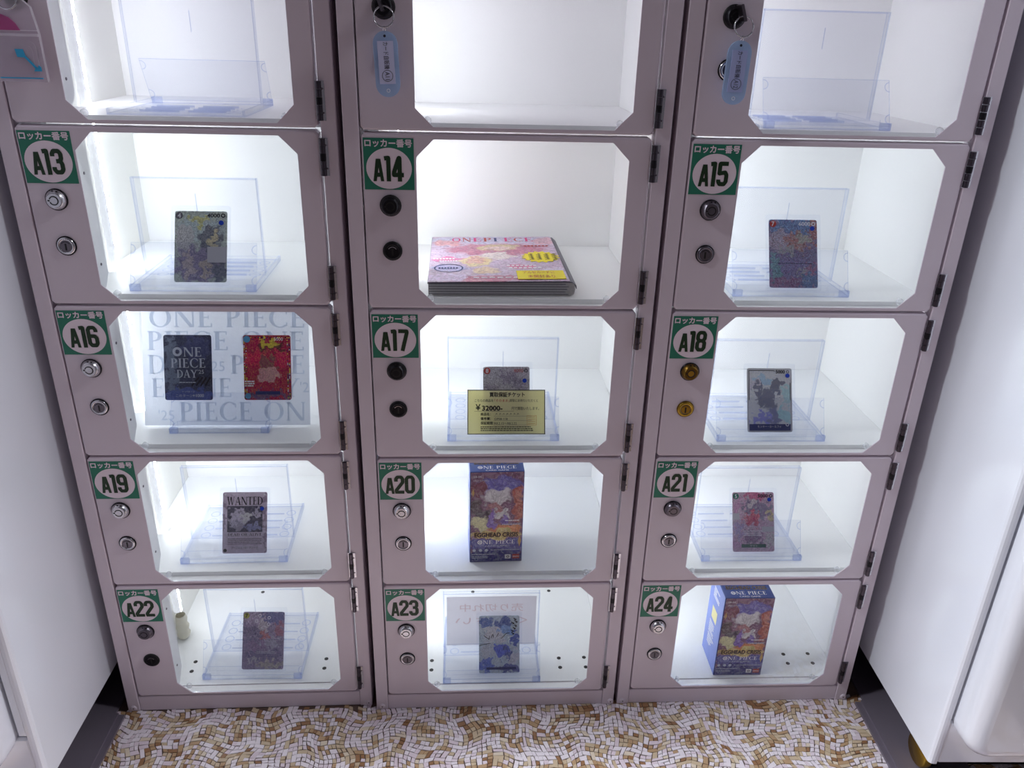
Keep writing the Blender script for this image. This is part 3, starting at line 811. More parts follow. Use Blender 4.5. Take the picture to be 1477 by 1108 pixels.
# ---------------------------------------------------------------- cards
CW, CH = 0.063, 0.088
def rr(x0, x1, z0, z1, r, n=5):
    pts = []
    for cx, cz, a0 in ((x1 - r, z0 + r, -90), (x1 - r, z1 - r, 0), (x0 + r, z1 - r, 90), (x0 + r, z0 + r, 180)):
        for k in range(n + 1):
            a = math.radians(a0 + 90 * k / n); pts.append((cx + r * math.cos(a), cz + r * math.sin(a)))
    return pts
LEAN = math.radians(26.5)
def card(M, label, artmat, paint, sleeve=True, dot=None, rim=None):
    root = tag(empty('trading_card', M), label, 'card', 'trading cards on show')
    mb = MB()
    mb.prism(rr(-CW / 2, CW / 2, 0, CH, 0.003), -0.0002, 0.0002, rim or artmat)
    if rim: mb.prism(rr(-CW / 2 + 0.0022, CW / 2 - 0.0022, 0.0022, CH - 0.0022, 0.001), -0.00026, -0.0002, artmat)
    mb.build('card_face', root)
    mb = MB(); paint(mb)
    if mb.v: mb.build('print', root)
    if dot:
        mb = MB(); mb.lathe([(0.0029, 0.0002), (0.0029, 0.00125)] if sleeve else [(0.0027, 0), (0.0027, 0.0009)], 'dot_blue', T((dot[0], -0.0006, dot[1])), n=20); mb.build('dot_sticker', root)
    if sleeve:
        mb = MB()
        mb.prism(rr(-0.0355, 0.0355, -0.004, 0.0945, 0.003), -0.0016, -0.0012, 'clear', edge='clear_edge')
        mb.prism(rr(-0.0355, 0.0355, -0.004, 0.0945, 0.003), 0.0006, 0.0010, 'clear', edge='clear_edge')
        mb.build('sleeve', root)
    return root
def on_stand(c, r, du, roll=0.0):
    u, d = SM[(c, r)]
    return cell_M(c, r, u + du, d) @ T((0, 0.0108, 0.0085)) @ RX(-LEAN) @ RY(roll)
Y = -0.0007
def cost(mb, n, disc, ink='ink_white'):
    mb.disc(-0.0262, 0.0822, 0.0044, 0.0044, Y, disc, n=20); mb.text(n, -0.0262, 0.0822, Y - 1e-4, 0.0056, ink, bold=0.0002)
def power(mb, s_, ink='ink_white', x=0.0150):
    mb.text(s_, x, 0.0826, Y, 0.0046, ink, width=0.0150, bold=0.0002); mb.ring(0.0265, 0.0826, 0.0014, 0.0027, Y, ink, n=16)
def lines(mb, x0, x1, z, n, dz, ink, hgt=0.0007):
    random.seed(int(abs(z * 1e5)) + n)
    for i in range(n):
        x = x0
        while x < x1 - 0.002:
            l = random.uniform(0.0015, 0.006); e = min(x + l, x1)
            mb.face([(x, Y, z - i * dz), (e, Y, z - i * dz), (e, Y, z - i * dz + hgt), (x, Y, z - i * dz + hgt)], ink); x = e + 0.0006

art('art_a13', (150, 160, 150), [(0, 0.066, 0.03, 0.018, (150, 190, 165)), (-0.004, 0.078, 0.010, 0.007, (185, 205, 110)), (-0.02, 0.05, 0.012, 0.02, (205, 200, 190)), (0.012, 0.052, 0.014, 0.016, (66, 70, 84)), (0.016, 0.05, 0.006, 0.012, (170, 150, 120)), (0, 0.02, 0.03, 0.022, (110, 100, 130)), (-0.014, 0.02, 0.006, 0.018, (196, 150, 150)), (0.006, 0.018, 0.005, 0.016, (200, 150, 140)), (0.022, 0.014, 0.010, 0.014, (60, 66, 86))], 1, busy=0.22, fine=[(60, 70, 80), (150, 150, 150), (220, 220, 210)])
def p13(mb):
    cost(mb, '4', 'ink_grey'); power(mb, '4000', 'ink_dark')
    mb.text('ロロノア・ゾロ', 0.002, 0.0085, Y, 0.0034, 'ink_white')
    mb.prism(rr(0.0085, 0.0315, 0.024, 0.0435, 0.0005), -0.0024, -0.0020, 'paper_grey')
card(on_stand(0, 1, 0.006), 'card in pale green print with a grey square patch, in locker A13', 'art_a13', p13, dot=(0.0245, 0.0735))
art('art_a15', (110, 100, 130), [(0, 0.08, 0.034, 0.009, (66, 110, 160)), (0.028, 0.075, 0.005, 0.02, (190, 100, 80)), (-0.02, 0.06, 0.014, 0.014, (160, 150, 170)), (0.006, 0.06, 0.016, 0.012, (160, 110, 90)), (0.014, 0.064, 0.009, 0.007, (205, 165, 140)), (-0.006, 0.05, 0.010, 0.007, (205, 205, 160)), (0, 0.02, 0.034, 0.02, (120, 110, 150)), (-0.024, 0.026, 0.007, 0.016, (110, 160, 190)), (0.022, 0.024, 0.008, 0.006, (180, 100, 120)), (0.012, 0.018, 0.004, 0.008, (205, 200, 160)), (-0.01, 0.006, 0.022, 0.008, (140, 90, 120)), (0.022, 0.008, 0.012, 0.01, (70, 110, 150))], 2, busy=0.42, scale=150, fine=[(40, 30, 60), (130, 90, 100), (120, 140, 180), (225, 210, 205)])
def p15(mb):
    cost(mb, '7', 'ink_red'); power(mb, '6000', 'ink_white')
    mb.text('エドワード・ニューゲート', 0.0, 0.0090, Y, 0.0032, 'ink_white', width=0.041); lines(mb, -0.02, 0.024, 0.031, 1, 0.002, 'ink_dark')
card(on_stand(2, 1, 0.0065), 'card crowded with blue, brown and purple print, in locker A15', 'art_a15', p15, dot=(0.0248, 0.0766))
art('art_a17', (176, 170, 184), [(-0.02, 0.074, 0.011, 0.008, (206, 200, 208)), (0.004, 0.074, 0.013, 0.008, (120, 112, 126)), (0.012, 0.064, 0.012, 0.010, (90, 84, 100)), (0.006, 0.052, 0.008, 0.012, (196, 192, 200)), (0.022, 0.05, 0.008, 0.02, (130, 124, 140)), (-0.02, 0.05, 0.010, 0.014, (120, 112, 128))], 3, busy=0.45, scale=170, fine=[(36, 32, 46), (150, 142, 158), (214, 208, 216)])
def p17(mb):
    cost(mb, '8', 'ink_red'); mb.text('8000', 0.0165, 0.0826, Y, 0.0044, 'ink_red', width=0.0125); mb.ring(0.0265, 0.0826, 0.0014, 0.0024, Y, 'ink_dark', n=16)
card(on_stand(1, 2, 0.0045), 'card in grey line print with red cost circle behind the yellow ticket, A17', 'art_a17', p17, dot=(0.0246, 0.0690))
art('art_a18', (202, 206, 216), [(-0.012, 0.072, 0.014, 0.006, (130, 150, 205)), (-0.022, 0.068, 0.005, 0.006, (210, 160, 195)), (0.024, 0.05, 0.010, 0.012, (140, 172, 206)), (0.0, 0.046, 0.014, 0.016, (66, 66, 84)), (0.010, 0.066, 0.008, 0.008, (60, 60, 74)), (-0.016, 0.056, 0.004, 0.016, (70, 68, 84)), (0.014, 0.046, 0.010, 0.005, (196, 194, 204)), (-0.010, 0.020, 0.014, 0.008, (100, 100, 170)), (0.008, 0.024, 0.007, 0.012, (74, 76, 110)), (0.022, 0.022, 0.010, 0.012, (130, 160, 205))], 4, busy=0.12, fine=[(120, 130, 160), (190, 195, 210), (235, 235, 240)])
def p18(mb):
    mb.face([(-0.0290, Y, 0.0022), (0.0290, Y, 0.0022), (0.0290, Y, 0.0112), (-0.0290, Y, 0.0112)], 'ink_blue')
    mb.text('モンキー・D・ルフィ', -0.001, 0.0077, Y - 1e-4, 0.0036, 'ink_white', width=0.033); mb.ring(0.0242, 0.0105, 0.0014, 0.0025, Y - 2e-4, 'ink_white', n=16)
    mb.text('5000', 0.0152, 0.0832, Y, 0.0046, 'ink_dark', width=0.0125, bold=0.0002); mb.ring(0.0256, 0.0832, 0.0012, 0.0021, Y, 'ink_grey', n=14)
    mb.stroke([(-0.0288, 0.044), (-0.0288, 0.0848), (0.006, 0.0848), (0.0075, 0.0838)], 0.0009, Y, 'ink_dark'); mb.stroke([(0.0288, 0.044), (0.0288, 0.068)], 0.0008, Y, 'ink_dark')
card(on_stand(2, 2, 0.0015), 'pale card with blue splashes, black patches and 5000, in locker A18', 'art_a18', p18, dot=(0.0250, 0.0778), rim='paper_grey')
art('art_a19', (150, 140, 150), [(0.0, 0.044, 0.03, 0.04, (158, 150, 160)), (0.031, 0.05, 0.004, 0.06, (110, 98, 112)), (-0.031, 0.06, 0.003, 0.03, (108, 96, 110))], 5, busy=0.10, fine=[(90, 84, 96), (150, 145, 155), (180, 175, 185)])
art('art_a19_picture', (44, 42, 56), [(-0.010, 0.05, 0.012, 0.014, (150, 145, 156)), (0.0, 0.054, 0.010, 0.005, (170, 166, 176)), (-0.006, 0.040, 0.007, 0.006, (120, 116, 128)), (0.016, 0.058, 0.006, 0.004, (140, 136, 148)), (0.012, 0.036, 0.012, 0.005, (110, 112, 140))], 6, busy=0.12, fine=[(30, 30, 40), (100, 98, 110), (160, 158, 168)])
def p19(mb):
    serif(mb, 'WANTED', -0.0252, 0.0695, 0.0118, Y, 'ink_dark', width=0.0505, gap=0.06)
    mb.face([(-0.0250, Y + 2e-4, 0.0305), (0.0250, Y + 2e-4, 0.0305), (0.0250, Y + 2e-4, 0.0680), (-0.0250, Y + 2e-4, 0.0680)], 'art_a19_picture')
    serif(mb, 'DEAD OR ALIVE', -0.0240, 0.0250, 0.0040, Y, 'ink_dark', width=0.048)
    lines(mb, -0.024, 0.024, 0.0205, 4, 0.0024, 'ink_dark'); mb.text('マーシャル・D・ティーチ', 0.0, 0.0078, Y, 0.0032, 'ink_dark', width=0.038); mb.disc(-0.0275, 0.0045, 0.0025, 0.0025, Y, 'ink_dark', n=14)
    for x in (-0.0275, 0.0275): mb.disc(x, 0.0845, 0.0012, 0.0012, Y, 'ink_white', n=10)
card(on_stand(0, 3, 0.0125), 'dark grey card headed WANTED, in locker A19', 'art_a19', p19, dot=(0.0245, 0.0640))
art('art_a21', (168, 140, 156), [(0.004, 0.083, 0.016, 0.006, (176, 70, 104)), (-0.024, 0.07, 0.008, 0.012, (170, 120, 150)), (0.0, 0.067, 0.015, 0.012, (70, 70, 100)), (-0.002, 0.073, 0.006, 0.006, (206, 196, 204)), (0.018, 0.06, 0.012, 0.012, (80, 84, 112)), (0.026, 0.052, 0.006, 0.007, (205, 170, 120)), (-0.002, 0.048, 0.012, 0.010, (150, 40, 66)), (-0.022, 0.034, 0.008, 0.012, (130, 126, 180)), (0.0, 0.020, 0.014, 0.009, (84, 70, 100)), (0.024, 0.02, 0.008, 0.012, (176, 166, 178)), (-0.024, 0.012, 0.009, 0.008, (190, 130, 158))], 7, busy=0.30, scale=140, fine=[(70, 50, 80), (170, 110, 130), (150, 160, 150), (225, 205, 205)])
def p21(mb):
    cost(mb, '5', 'plate_green'); power(mb, '5000', 'ink_dark', 0.0145)
    mb.face([(-0.0185, Y, 0.0062), (0.0185, Y, 0.0062), (0.0185, Y, 0.0112), (-0.0185, Y, 0.0112)], 'machine_green'); mb.text('ヤマト', 0.0, 0.0087, Y - 1e-4, 0.0034, 'ink_white')
    lines(mb, -0.015, 0.014, 0.030, 3, 0.0030, 'ink_white', 0.0011)
    mb.face([(-0.0315, Y, 0.0475), (-0.021, Y, 0.0475), (-0.021, Y, 0.0570), (-0.0315, Y, 0.0570)], 'paper_grey'); mb.face([(0.013, Y, 0.0295), (0.0315, Y, 0.0295), (0.0315, Y, 0.037), (0.013, Y, 0.037)], 'paper_grey')
mat('machine_green', (84, 120, 112), 0.5)
card(on_stand(2, 3, 0.006), 'pink and red flower-toned card with green name band, in locker A21', 'art_a21', p21, dot=(0.0240, 0.0772))
art('art_a22', (112, 104, 128), [(0.016, 0.08, 0.018, 0.010, (52, 70, 120)), (-0.016, 0.078, 0.014, 0.008, (150, 140, 160)), (-0.002, 0.066, 0.008, 0.010, (190, 160, 165)), (0.0, 0.053, 0.009, 0.006, (150, 84, 66)), (-0.016, 0.056, 0.014, 0.008, (80, 80, 104)), (0.024, 0.06, 0.006, 0.010, (130, 80, 90)), (0.012, 0.040, 0.014, 0.008, (150, 150, 180)), (-0.012, 0.034, 0.014, 0.008, (120, 100, 126)), (0.0, 0.022, 0.03, 0.006, (84, 84, 112)), (-0.014, 0.014, 0.008, 0.004, (170, 165, 180)), (0.012, 0.006, 0.02, 0.007, (172, 156, 140))], 8, busy=0.34, scale=150, fine=[(36, 34, 56), (120, 100, 120), (150, 145, 170), (215, 205, 210)])
mat('cost_yellow', (176, 176, 96), 0.5)
def p22(mb):
    cost(mb, '7', 'cost_yellow', 'ink_dark'); mb.text('くまくん', -0.001, 0.0100, Y, 0.0028, 'ink_dark', width=0.0095) if False else None
    lines(mb, -0.010, 0.020, 0.027, 2, 0.0022, 'ink_white', 0.0006)
    for x, z in ((-0.006, 0.082), (0.008, 0.079), (-0.011, 0.074), (0.0075, 0.069)):
        mb.ring(x, z, 0.0016, 0.0026, Y, 'ink_white', n=12)
card(on_stand(0, 4, 0.0135, 0.02), 'purple and brown card with yellow cost circle, in locker A22', 'art_a22', p22)
art('art_a23', (150, 160, 190), [(-0.020, 0.078, 0.010, 0.008, (70, 84, 124)), (0.006, 0.076, 0.012, 0.008, (56, 68, 110)), (-0.006, 0.060, 0.016, 0.014, (196, 198, 214)), (0.012, 0.066, 0.012, 0.008, (100, 124, 160)), (0.024, 0.05, 0.006, 0.012, (50, 66, 128)), (0.004, 0.034, 0.012, 0.010, (64, 74, 150)), (0.014, 0.030, 0.007, 0.007, (40, 48, 100)), (-0.018, 0.034, 0.010, 0.014, (160, 170, 200)), (0.024, 0.024, 0.008, 0.008, (176, 170, 196)), (-0.020, 0.012, 0.011, 0.010, (76, 90, 150)), (0.008, 0.008, 0.014, 0.006, (50, 54, 104)), (0.022, 0.008, 0.008, 0.008, (60, 60, 110))], 9, busy=0.18, fine=[(40, 50, 100), (120, 130, 170), (215, 215, 228)])
def p23(mb):
    for pl in [[(-0.024, 0.058), (-0.016, 0.052), (-0.015, 0.057)], [(-0.013, 0.054), (-0.010, 0.060), (-0.009, 0.055)], [(-0.004, 0.056), (-0.001, 0.062)], [(0.003, 0.053), (0.011, 0.061), (0.016, 0.062)], [(-0.031, 0.043), (-0.02, 0.045), (-0.014, 0.046)]]:
        mb.stroke(pl, 0.0009, Y, 'ink_dark')
    for i, (dx, z) in enumerate([(0.0, 0.084), (0.002, 0.080), (-0.003, 0.078), (0.001, 0.074), (-0.001, 0.070), (-0.004, 0.066), (-0.003, 0.062)]):
        mb.stroke([(0.022 + dx, z), (0.026 + dx, z - 0.002), (0.0235 + dx, z - 0.003)], 0.0013, Y, 'ink_dark')
    mb.face([(-0.02, Y, 0.0055), (0.026, Y, 0.0055), (0.026, Y, 0.0092), (-0.02, Y, 0.0092)], 'ink_blue')
card(on_stand(1, 4, 0.012), 'blue and white ink-toned card in front of grey paper, in locker A23', 'art_a23', p23)

# the back of a notice kept in the stand of A23
u, d = SM[(1, 4)]
ns = empty('notice_sheet', cell_M(1, 4, u, d) @ T((0, 0.0540, 0.0)))
tag(ns, 'grey paper notice seen from behind in the stand of locker A23', 'notice')
mb = MB(); mb.box(-0.0695, 0.0695, -0.0014, -0.0008, 0.0275, 0.1225, 'notice_paper'); mb.build('sheet', ns)
mb = MB()
mb.text('売り切れ中', 0.0, 0.1015, -0.0016, 0.0150, 'ink_ghost', width=0.098, mirror=True)
mb.text('ください', 0.0, 0.0760, -0.0016, 0.0150, 'ink_ghost', width=0.112, mirror=True)
mb.build('print', ns)

# ---------------------------------------------------------------- folder with two cards in A16
FM = cell_M(0, 2, 0.1640, 0.0660) @ T((0, 0, 0.0030)) @ RX(-math.radians(19.0))
FW, FH = 0.2205, 0.1680
fo = tag(empty('card_folder', FM), 'white folder sheet printed with pale grey capitals standing in locker A16', 'folder')
mb = MB(); mb.box(-FW / 2, FW / 2, 0.0002, 0.0006, 0.0, FH, 'folder_sheet'); mb.build('backing_sheet', fo)
mb = MB()
rows_ = [(0.1330, ['ONE PIECE'], -0.100, 0.205), (0.1020, [' PIECE ONE'], -0.118, 0.222), (0.0700, ['DAY  PIECE'], -0.104, 0.208), (0.0385, ['E ONE DAY'], -0.100, 0.196), (0.0060, ['  PIECE ON'], -0.090, 0.194)]
for z, ss, x, wd in rows_:
    serif(mb, ss[0], x, z, 0.0255, 0.0, 'ink_folder', width=wd)
mb.text("'25", -0.0235, 0.0805, 0.0, 0.014, 'ink_folder', align='L'); mb.text("'25", -0.092, 0.014, 0.0, 0.014, 'ink_folder', align='L'); mb.text("'2", 0.0975, 0.052, 0.0, 0.014, 'ink_folder', align='L')
mb.build('print', fo)
mb = MB(); mb.box(-FW / 2 - 0.001, FW / 2 + 0.001, -0.0030, -0.0024, -0.0005, FH + 0.001, 'clear', edge='clear_edge'); mb.build('clear_cover', fo)
art('art_don', (44, 48, 66), [(-0.022, 0.05, 0.008, 0.04, (92, 100, 116)), (0.01, 0.07, 0.02, 0.016, (58, 62, 92)), (0.018, 0.03, 0.014, 0.012, (30, 32, 46)), (0.0, 0.006, 0.034, 0.010, (70, 80, 128))], 10, busy=0.08, fine=[(30, 32, 44), (70, 74, 96), (130, 136, 150)], gain=1.9)
def pdon(mb):
    mb.ring(-0.0135, 0.0655, 0.0030, 0.0062, Y, 'ink_pale', n=24)
    serif(mb, 'NE', -0.0055, 0.0590, 0.0125, Y, 'ink_pale', width=0.0235); serif(mb, 'PIECE', -0.0225, 0.0440, 0.0125, Y, 'ink_pale', width=0.0455); serif(mb, 'DAY', -0.0150, 0.0305, 0.0105, Y, 'ink_pale', width=0.0265)
    mb.text("'25", 0.0125, 0.0385, Y, 0.0055, 'ink_pale', align='L'); mb.text('ドン!!カード', 0.0, 0.0115, Y, 0.0022, 'ink_pale', width=0.016); mb.text('このターン', -0.006, 0.0062, Y, 0.0036, 'ink_pale', width=0.022); mb.text('+1000', 0.0125, 0.0062, Y, 0.0040, 'ink_pale', width=0.0145, bold=0.0002)
    lines(mb, -0.012, 0.010, 0.0235, 1, 0.002, 'ink_pale', 0.0012)
    for k in range(4): mb.stroke([(0.004 + k * 0.006, 0.0195), (0.014 + k * 0.005, 0.031)], 0.0022, Y + 1e-4, 'ink_dark', round_=False)
art('art_red', (156, 36, 76), [(-0.02, 0.058, 0.016, 0.010, (190, 50, 90)), (0.02, 0.056, 0.012, 0.012, (186, 44, 92)), (0.004, 0.073, 0.018, 0.006, (40, 34, 40)), (0.004, 0.076, 0.010, 0.006, (206, 190, 90)), (0.0, 0.050, 0.012, 0.010, (110, 80, 86)), (0.0, 0.034, 0.014, 0.010, (190, 160, 160)), (0.0, 0.006, 0.03, 0.007, (80, 80, 120))], 11, busy=0.16, fine=[(90, 20, 50), (170, 60, 90), (220, 180, 110)], gain=1.5)
mat('pix_yellow', (222, 200, 80), 0.5); mat('pix_blue', (90, 160, 200), 0.5); mat('pix_green', (60, 120, 90), 0.5)
def pred(mb):
    random.seed(8)
    def sq(x, z, s_, m_): mb.face([(x, Y, z), (x + s_, Y, z), (x + s_, Y, z + s_), (x, Y, z + s_)], m_)
    for k in range(46):
        for x in (-0.031, -0.0285, 0.0265, 0.029):
            if random.random() < 0.62: sq(x, 0.002 + k * 0.00182, 0.0015, random.choice(['pix_yellow', 'pix_yellow', 'ink_red', 'pix_green', 'ink_pale', 'ink_blue']))
    for k in range(24):
        for z in (0.0840, 0.0815):
            if random.random() < 0.6: sq(-0.022 + k * 0.002, z, 0.0016, random.choice(['pix_yellow', 'ink_red', 'ink_blue', 'pix_yellow', 'ink_dark']))
    mb.disc(-0.0265, 0.0825, 0.0046, 0.0046, Y - 1e-4, 'pix_blue', n=20); mb.disc(-0.0265, 0.0055, 0.0040, 0.0040, Y - 1e-4, 'pix_blue', n=18)
    mb.text('5000', 0.0155, 0.0828, Y - 1e-4, 0.0044, 'ink_white', width=0.0120)
    for k in range(3): lines(mb, -0.0305, -0.0175, 0.0245 - k * 0.003, 1, 0.002, 'ink_white', 0.0018)
    mb.face([(-0.0165, Y, 0.0075), (0.0165, Y, 0.0075), (0.0165, Y, 0.0120), (-0.0165, Y, 0.0120)], 'ink_blue')
MC1 = FM @ T((-0.0505, -0.0012, 0.0345)); MC2 = FM @ T((0.0545, -0.0012, 0.0345))
card(MC1, 'dark slate card lettered in pale capitals at the left of the A16 folder', 'art_don', pdon, sleeve=False)
card(MC2, 'crimson card with yellow dotted border at the right of the A16 folder', 'art_red', pred, sleeve=False)

# ---------------------------------------------------------------- ticket in A17
u, d = SM[(1, 2)]
TM = cell_M(1, 2, u, d) @ T((0.0040, 0.0030, 0.0045)) @ RX(-math.radians(25.5)) @ T((0, -0.0016, 0.0035))
tk = tag(empty('price_ticket', TM), 'pale yellow guarantee ticket leaning on the stand in locker A17', 'ticket')
TW, TH = 0.1045, 0.0600
mb = MB(); mb.prism([(-TW / 2, 0), (TW / 2, 0), (TW / 2, TH), (-TW / 2, TH)], -0.0004, -0.00035, 'ticket_paper'); mb.stroke([(-TW / 2, 0.0006), (TW / 2, 0.0006)], 0.0011, -0.0007, 'ink_dark'); mb.stroke([(-TW / 2, TH - 0.0006), (TW / 2, TH - 0.0006)], 0.0011, -0.0007, 'ink_dark'); mb.stroke([(-TW / 2 + 0.0006, 0), (-TW / 2 + 0.0006, TH)], 0.0011, -0.0007, 'ink_dark'); mb.stroke([(TW / 2 - 0.0006, 0), (TW / 2 - 0.0006, TH)], 0.0011, -0.0007, 'ink_dark'); mb.box(-TW / 2 + 0.0012, TW / 2 - 0.0012, -0.0006, -0.0004, 0.0012, TH - 0.0012, 'ticket_paper'); mb.build('paper', tk)
mb = MB(); y = -0.0008
mb.text('買取保証チケット', 0.001, 0.0535, y, 0.0062, 'ink_dark', width=0.047, bold=0.00018)
mb.text('こちらの商品を', -0.0300, 0.0455, y, 0.0038, 'ink_dark', width=0.025); mb.text('「そのまま」', -0.0060, 0.0455, y, 0.0038, 'ink_red', width=0.0200); mb.text('買取にお持ちいただくと', 0.0235, 0.0455, y, 0.0038, 'ink_dark', width=0.0380)
mb.text('¥', -0.0380, 0.0365, y, 0.0080, 'ink_dark', bold=0.0002); mb.text('32000-', -0.0190, 0.0352, y, 0.0062, 'ink_dark', width=0.0270, bold=0.0003)
mb.text('円で買取いたします。', 0.0255, 0.0348, y, 0.0042, 'ink_dark', width=0.0370)
mb.stroke([(-0.0430, 0.0312), (0.0100, 0.0312)], 0.0003, y, 'ink_dark')
for z, a, t in ((0.0272, '商品名：', 'フロスト エイプ'), (0.0212, '備考欄：', 'OP08-118'), (0.0152, '保証期間：', 'R8.2.15～R8.2.22')):
    mb.text(a, -0.0345, z, y, 0.0038, 'ink_dark', align='L', bold=0.0001); mb.text(t if z < 0.026 else '', -0.0160, z - 0.0004, y, 0.0030, 'ink_dark', align='L'); mb.stroke([(-0.017, z - 0.0026), (0.034, z - 0.0026)], 0.00025, y, 'ink_grey')
random.seed(3)
for z in (0.0096, 0.0072, 0.0048):
    x = -0.0345
    while x < 0.033:
        l = random.uniform(0.001, 0.004); mb.face([(x, y, z), (x + l, y, z), (x + l, y, z + 0.0011), (x, y, z + 0.0011)], 'ink_dark'); x += l + 0.0006
x = -0.0145
for k in range(7):
    mb.stroke([(x, 0.0262), (x + 0.0012, 0.0285), (x + 0.0026, 0.0266)], 0.0004, y, 'ink_dark'); x += 0.0048
mb.build('print', tk)
mat('stamp_orange', (226, 190, 136), 0.6)
mb = MB(); mb.ring(0.0340, 0.0190, 0.0085, 0.0093, -0.0009, 'stamp_orange', n=4, a0=math.pi / 4, a1=math.pi * 2.25)
for k in range(4): mb.stroke([(0.029, 0.0145 + k * 0.0028), (0.039, 0.0150 + k * 0.0028)], 0.0008, -0.0009, 'stamp_orange')
mb.build('stamp', tk)

# ---------------------------------------------------------------- boxes
art('art_box', (104, 76, 92), [(0.006, 0.128, 0.034, 0.016, (92, 92, 150)), (-0.026, 0.125, 0.012, 0.012, (104, 60, 66)), (0.000, 0.110, 0.018, 0.014, (196, 188, 208)), (-0.002, 0.092, 0.010, 0.010, (150, 112, 110)), (0.003, 0.082, 0.014, 0.004, (214, 210, 214)), (0.030, 0.098, 0.0075, 0.032, (150, 84, 62)), (-0.030, 0.094, 0.010, 0.014, (74, 66, 60)), (-0.018, 0.080, 0.010, 0.010, (40, 34, 38)), (-0.022, 0.064, 0.014, 0.012, (226, 214, 150)), (-0.006, 0.072, 0.0065, 0.014, (112, 92, 156)), (0.010, 0.072, 0.006, 0.010, (104, 88, 150)), (0.012, 0.056, 0.024, 0.007, (190, 120, 72)), (0.0, 0.048, 0.036, 0.006, (206, 170, 110)), (0.0, 0.030, 0.05, 0.011, (66, 72, 130)), (0.0, 0.010, 0.05, 0.012, (40, 50, 100))], 12, busy=0.13, scale=60, warp=0.010, fine=[(40, 30, 50), (120, 100, 130), (220, 210, 220)], gloss=0.3, gain=1.8)
mat('ink_gold', (206, 170, 110), 0.5)
def booster(M, label):
    W, D, H = 0.0755, 0.0680, 0.1515
    root = tag(empty('card_box', M), label, 'box', 'blue card game boxes')
    mb = MB()
    mb.bbox(-W / 2, W / 2, 0, D, 0, H, 0.0006, 'box_blue'); mb.build('carton', root)
    mb = MB()
    mb.face([(-W / 2 + 0.0008, -0.0003, 0.0008), (W / 2 - 0.0008, -0.0003, 0.0008), (W / 2 - 0.0008, -0.0003, H - 0.001), (-W / 2 + 0.0008, -0.0003, H - 0.001)], 'art_box'); mb.build('front_picture', root)
    mb = MB(); y = -0.0006
    for o_ in ((0.0006, 'ink_gold'), (0, 'ink_dark')):
        mb.text('EGGHEAD CRISIS', 0.0, 0.0475, y - (0.0002 if o_[1] == 'ink_dark' else 0), 0.0072, o_[1], width=0.062, bold=0.0003 + o_[0])
    mb.ring(-0.0235, 0.0350, 0.0022, 0.0036, y, 'ink_white', n=20); mb.stroke([(-0.0255, 0.033), (-0.0215, 0.037)], 0.0009, y, 'ink_white'); mb.stroke([(-0.0255, 0.037), (-0.0215, 0.033)], 0.0009, y, 'ink_white')
    serif(mb, 'NE PIECE', -0.0190, 0.0318, 0.0064, y, 'ink_white', width=0.0460); mb.text('CARD GAME', 0.0, 0.0283, y, 0.0028, 'ink_pale', width=0.032)
    mb.text('EB-04', -0.0275, 0.1438, y, 0.0030, 'ink_white', width=0.0105); mb.text('エキストラブースター', -0.0225, 0.1375, y, 0.0034, 'ink_white', width=0.0215)
    lines(mb, 0.012, 0.032, 0.0705, 1, 0.002, 'ink_white', 0.0016); lines(mb, 0.008, 0.033, 0.0640, 1, 0.002, 'ink_pale', 0.0016)
    for x in (-0.0315, -0.0225, -0.0140): mb.disc(x, 0.0210, 0.0024, 0.0024, y, 'ink_pale', n=14)
    lines(mb, -0.008, 0.034, 0.0208, 1, 0.002, 'ink_pale', 0.0010); lines(mb, -0.035, 0.000, 0.0135, 1, 0.002, 'ink_pale', 0.0012); lines(mb, -0.035, -0.012, 0.0100, 2, 0.0025, 'ink_pale', 0.0010)
    mb.face([(0.0130, y, 0.0055), (0.0215, y, 0.0055), (0.0215, y, 0.0130), (0.0130, y, 0.0130)], 'paper_white'); mb.ring(0.01725, 0.0092, 0.0010, 0.0022, y - 1e-4, 'ink_grey', n=14)
    mb.face([(0.0240, y, 0.0055), (0.0340, y, 0.0055), (0.0340, y, 0.0130), (0.0240, y, 0.0130)], 'ink_red'); mb.text('BANDAI', 0.0290, 0.0092, y - 1e-4, 0.0032, 'ink_white', width=0.0085)
    for cx, cz, k in ((-0.0335, 0.118, 0.0075), (0.0335, 0.036, 0.010)):
        mb.face([(cx - k * 0.25, y, cz), (cx, y, cz - k), (cx + k * 0.25, y, cz), (cx, y, cz + k)], 'ink_gold')
    mb.build('front_print', root)
    # top flap and flank print
    mb = MB(); Mt = T((0, 0, H)) @ RX(-math.pi / 2)
    mb.ring(-0.0235, 0.0110, 0.0022, 0.0036, -0.0003, 'ink_white', Mt, n=20); mb.stroke([(-0.0255, 0.009), (-0.0215, 0.013)], 0.0009, -0.0003, 'ink_white', Mt); mb.stroke([(-0.0255, 0.013), (-0.0215, 0.009)], 0.0009, -0.0003, 'ink_white', Mt)
    serif(mb, 'NE PIECE', -0.0190, 0.0072, 0.0078, -0.0003, 'ink_white', Mt, width=0.0460); mb.text('CARD GAME', 0.0, 0.0030, -0.0003, 0.0034, 'ink_white', Mt, width=0.032); mb.text('EGGHEAD CRISIS', 0.0, 0.0235, -0.0003, 0.0080, 'ink_gold', Mt, width=0.062, bold=0.0005); mb.text('EGGHEAD CRISIS', 0.0, 0.0235, -0.0005, 0.0080, 'ink_dark', Mt, width=0.062, bold=0.0002)
    mb.build('top_print', root)
    mb = MB(); Ms = T((-W / 2, 0, 0)) @ RZ(-math.pi / 2)
    mb.face([(-D + 0.001, -0.0003, 0.001), (-0.001, -0.0003, 0.001), (-0.001, -0.0003, H - 0.001), (-D + 0.001, -0.0003, H - 0.001)], 'box_side', Ms)
    random.seed(2)
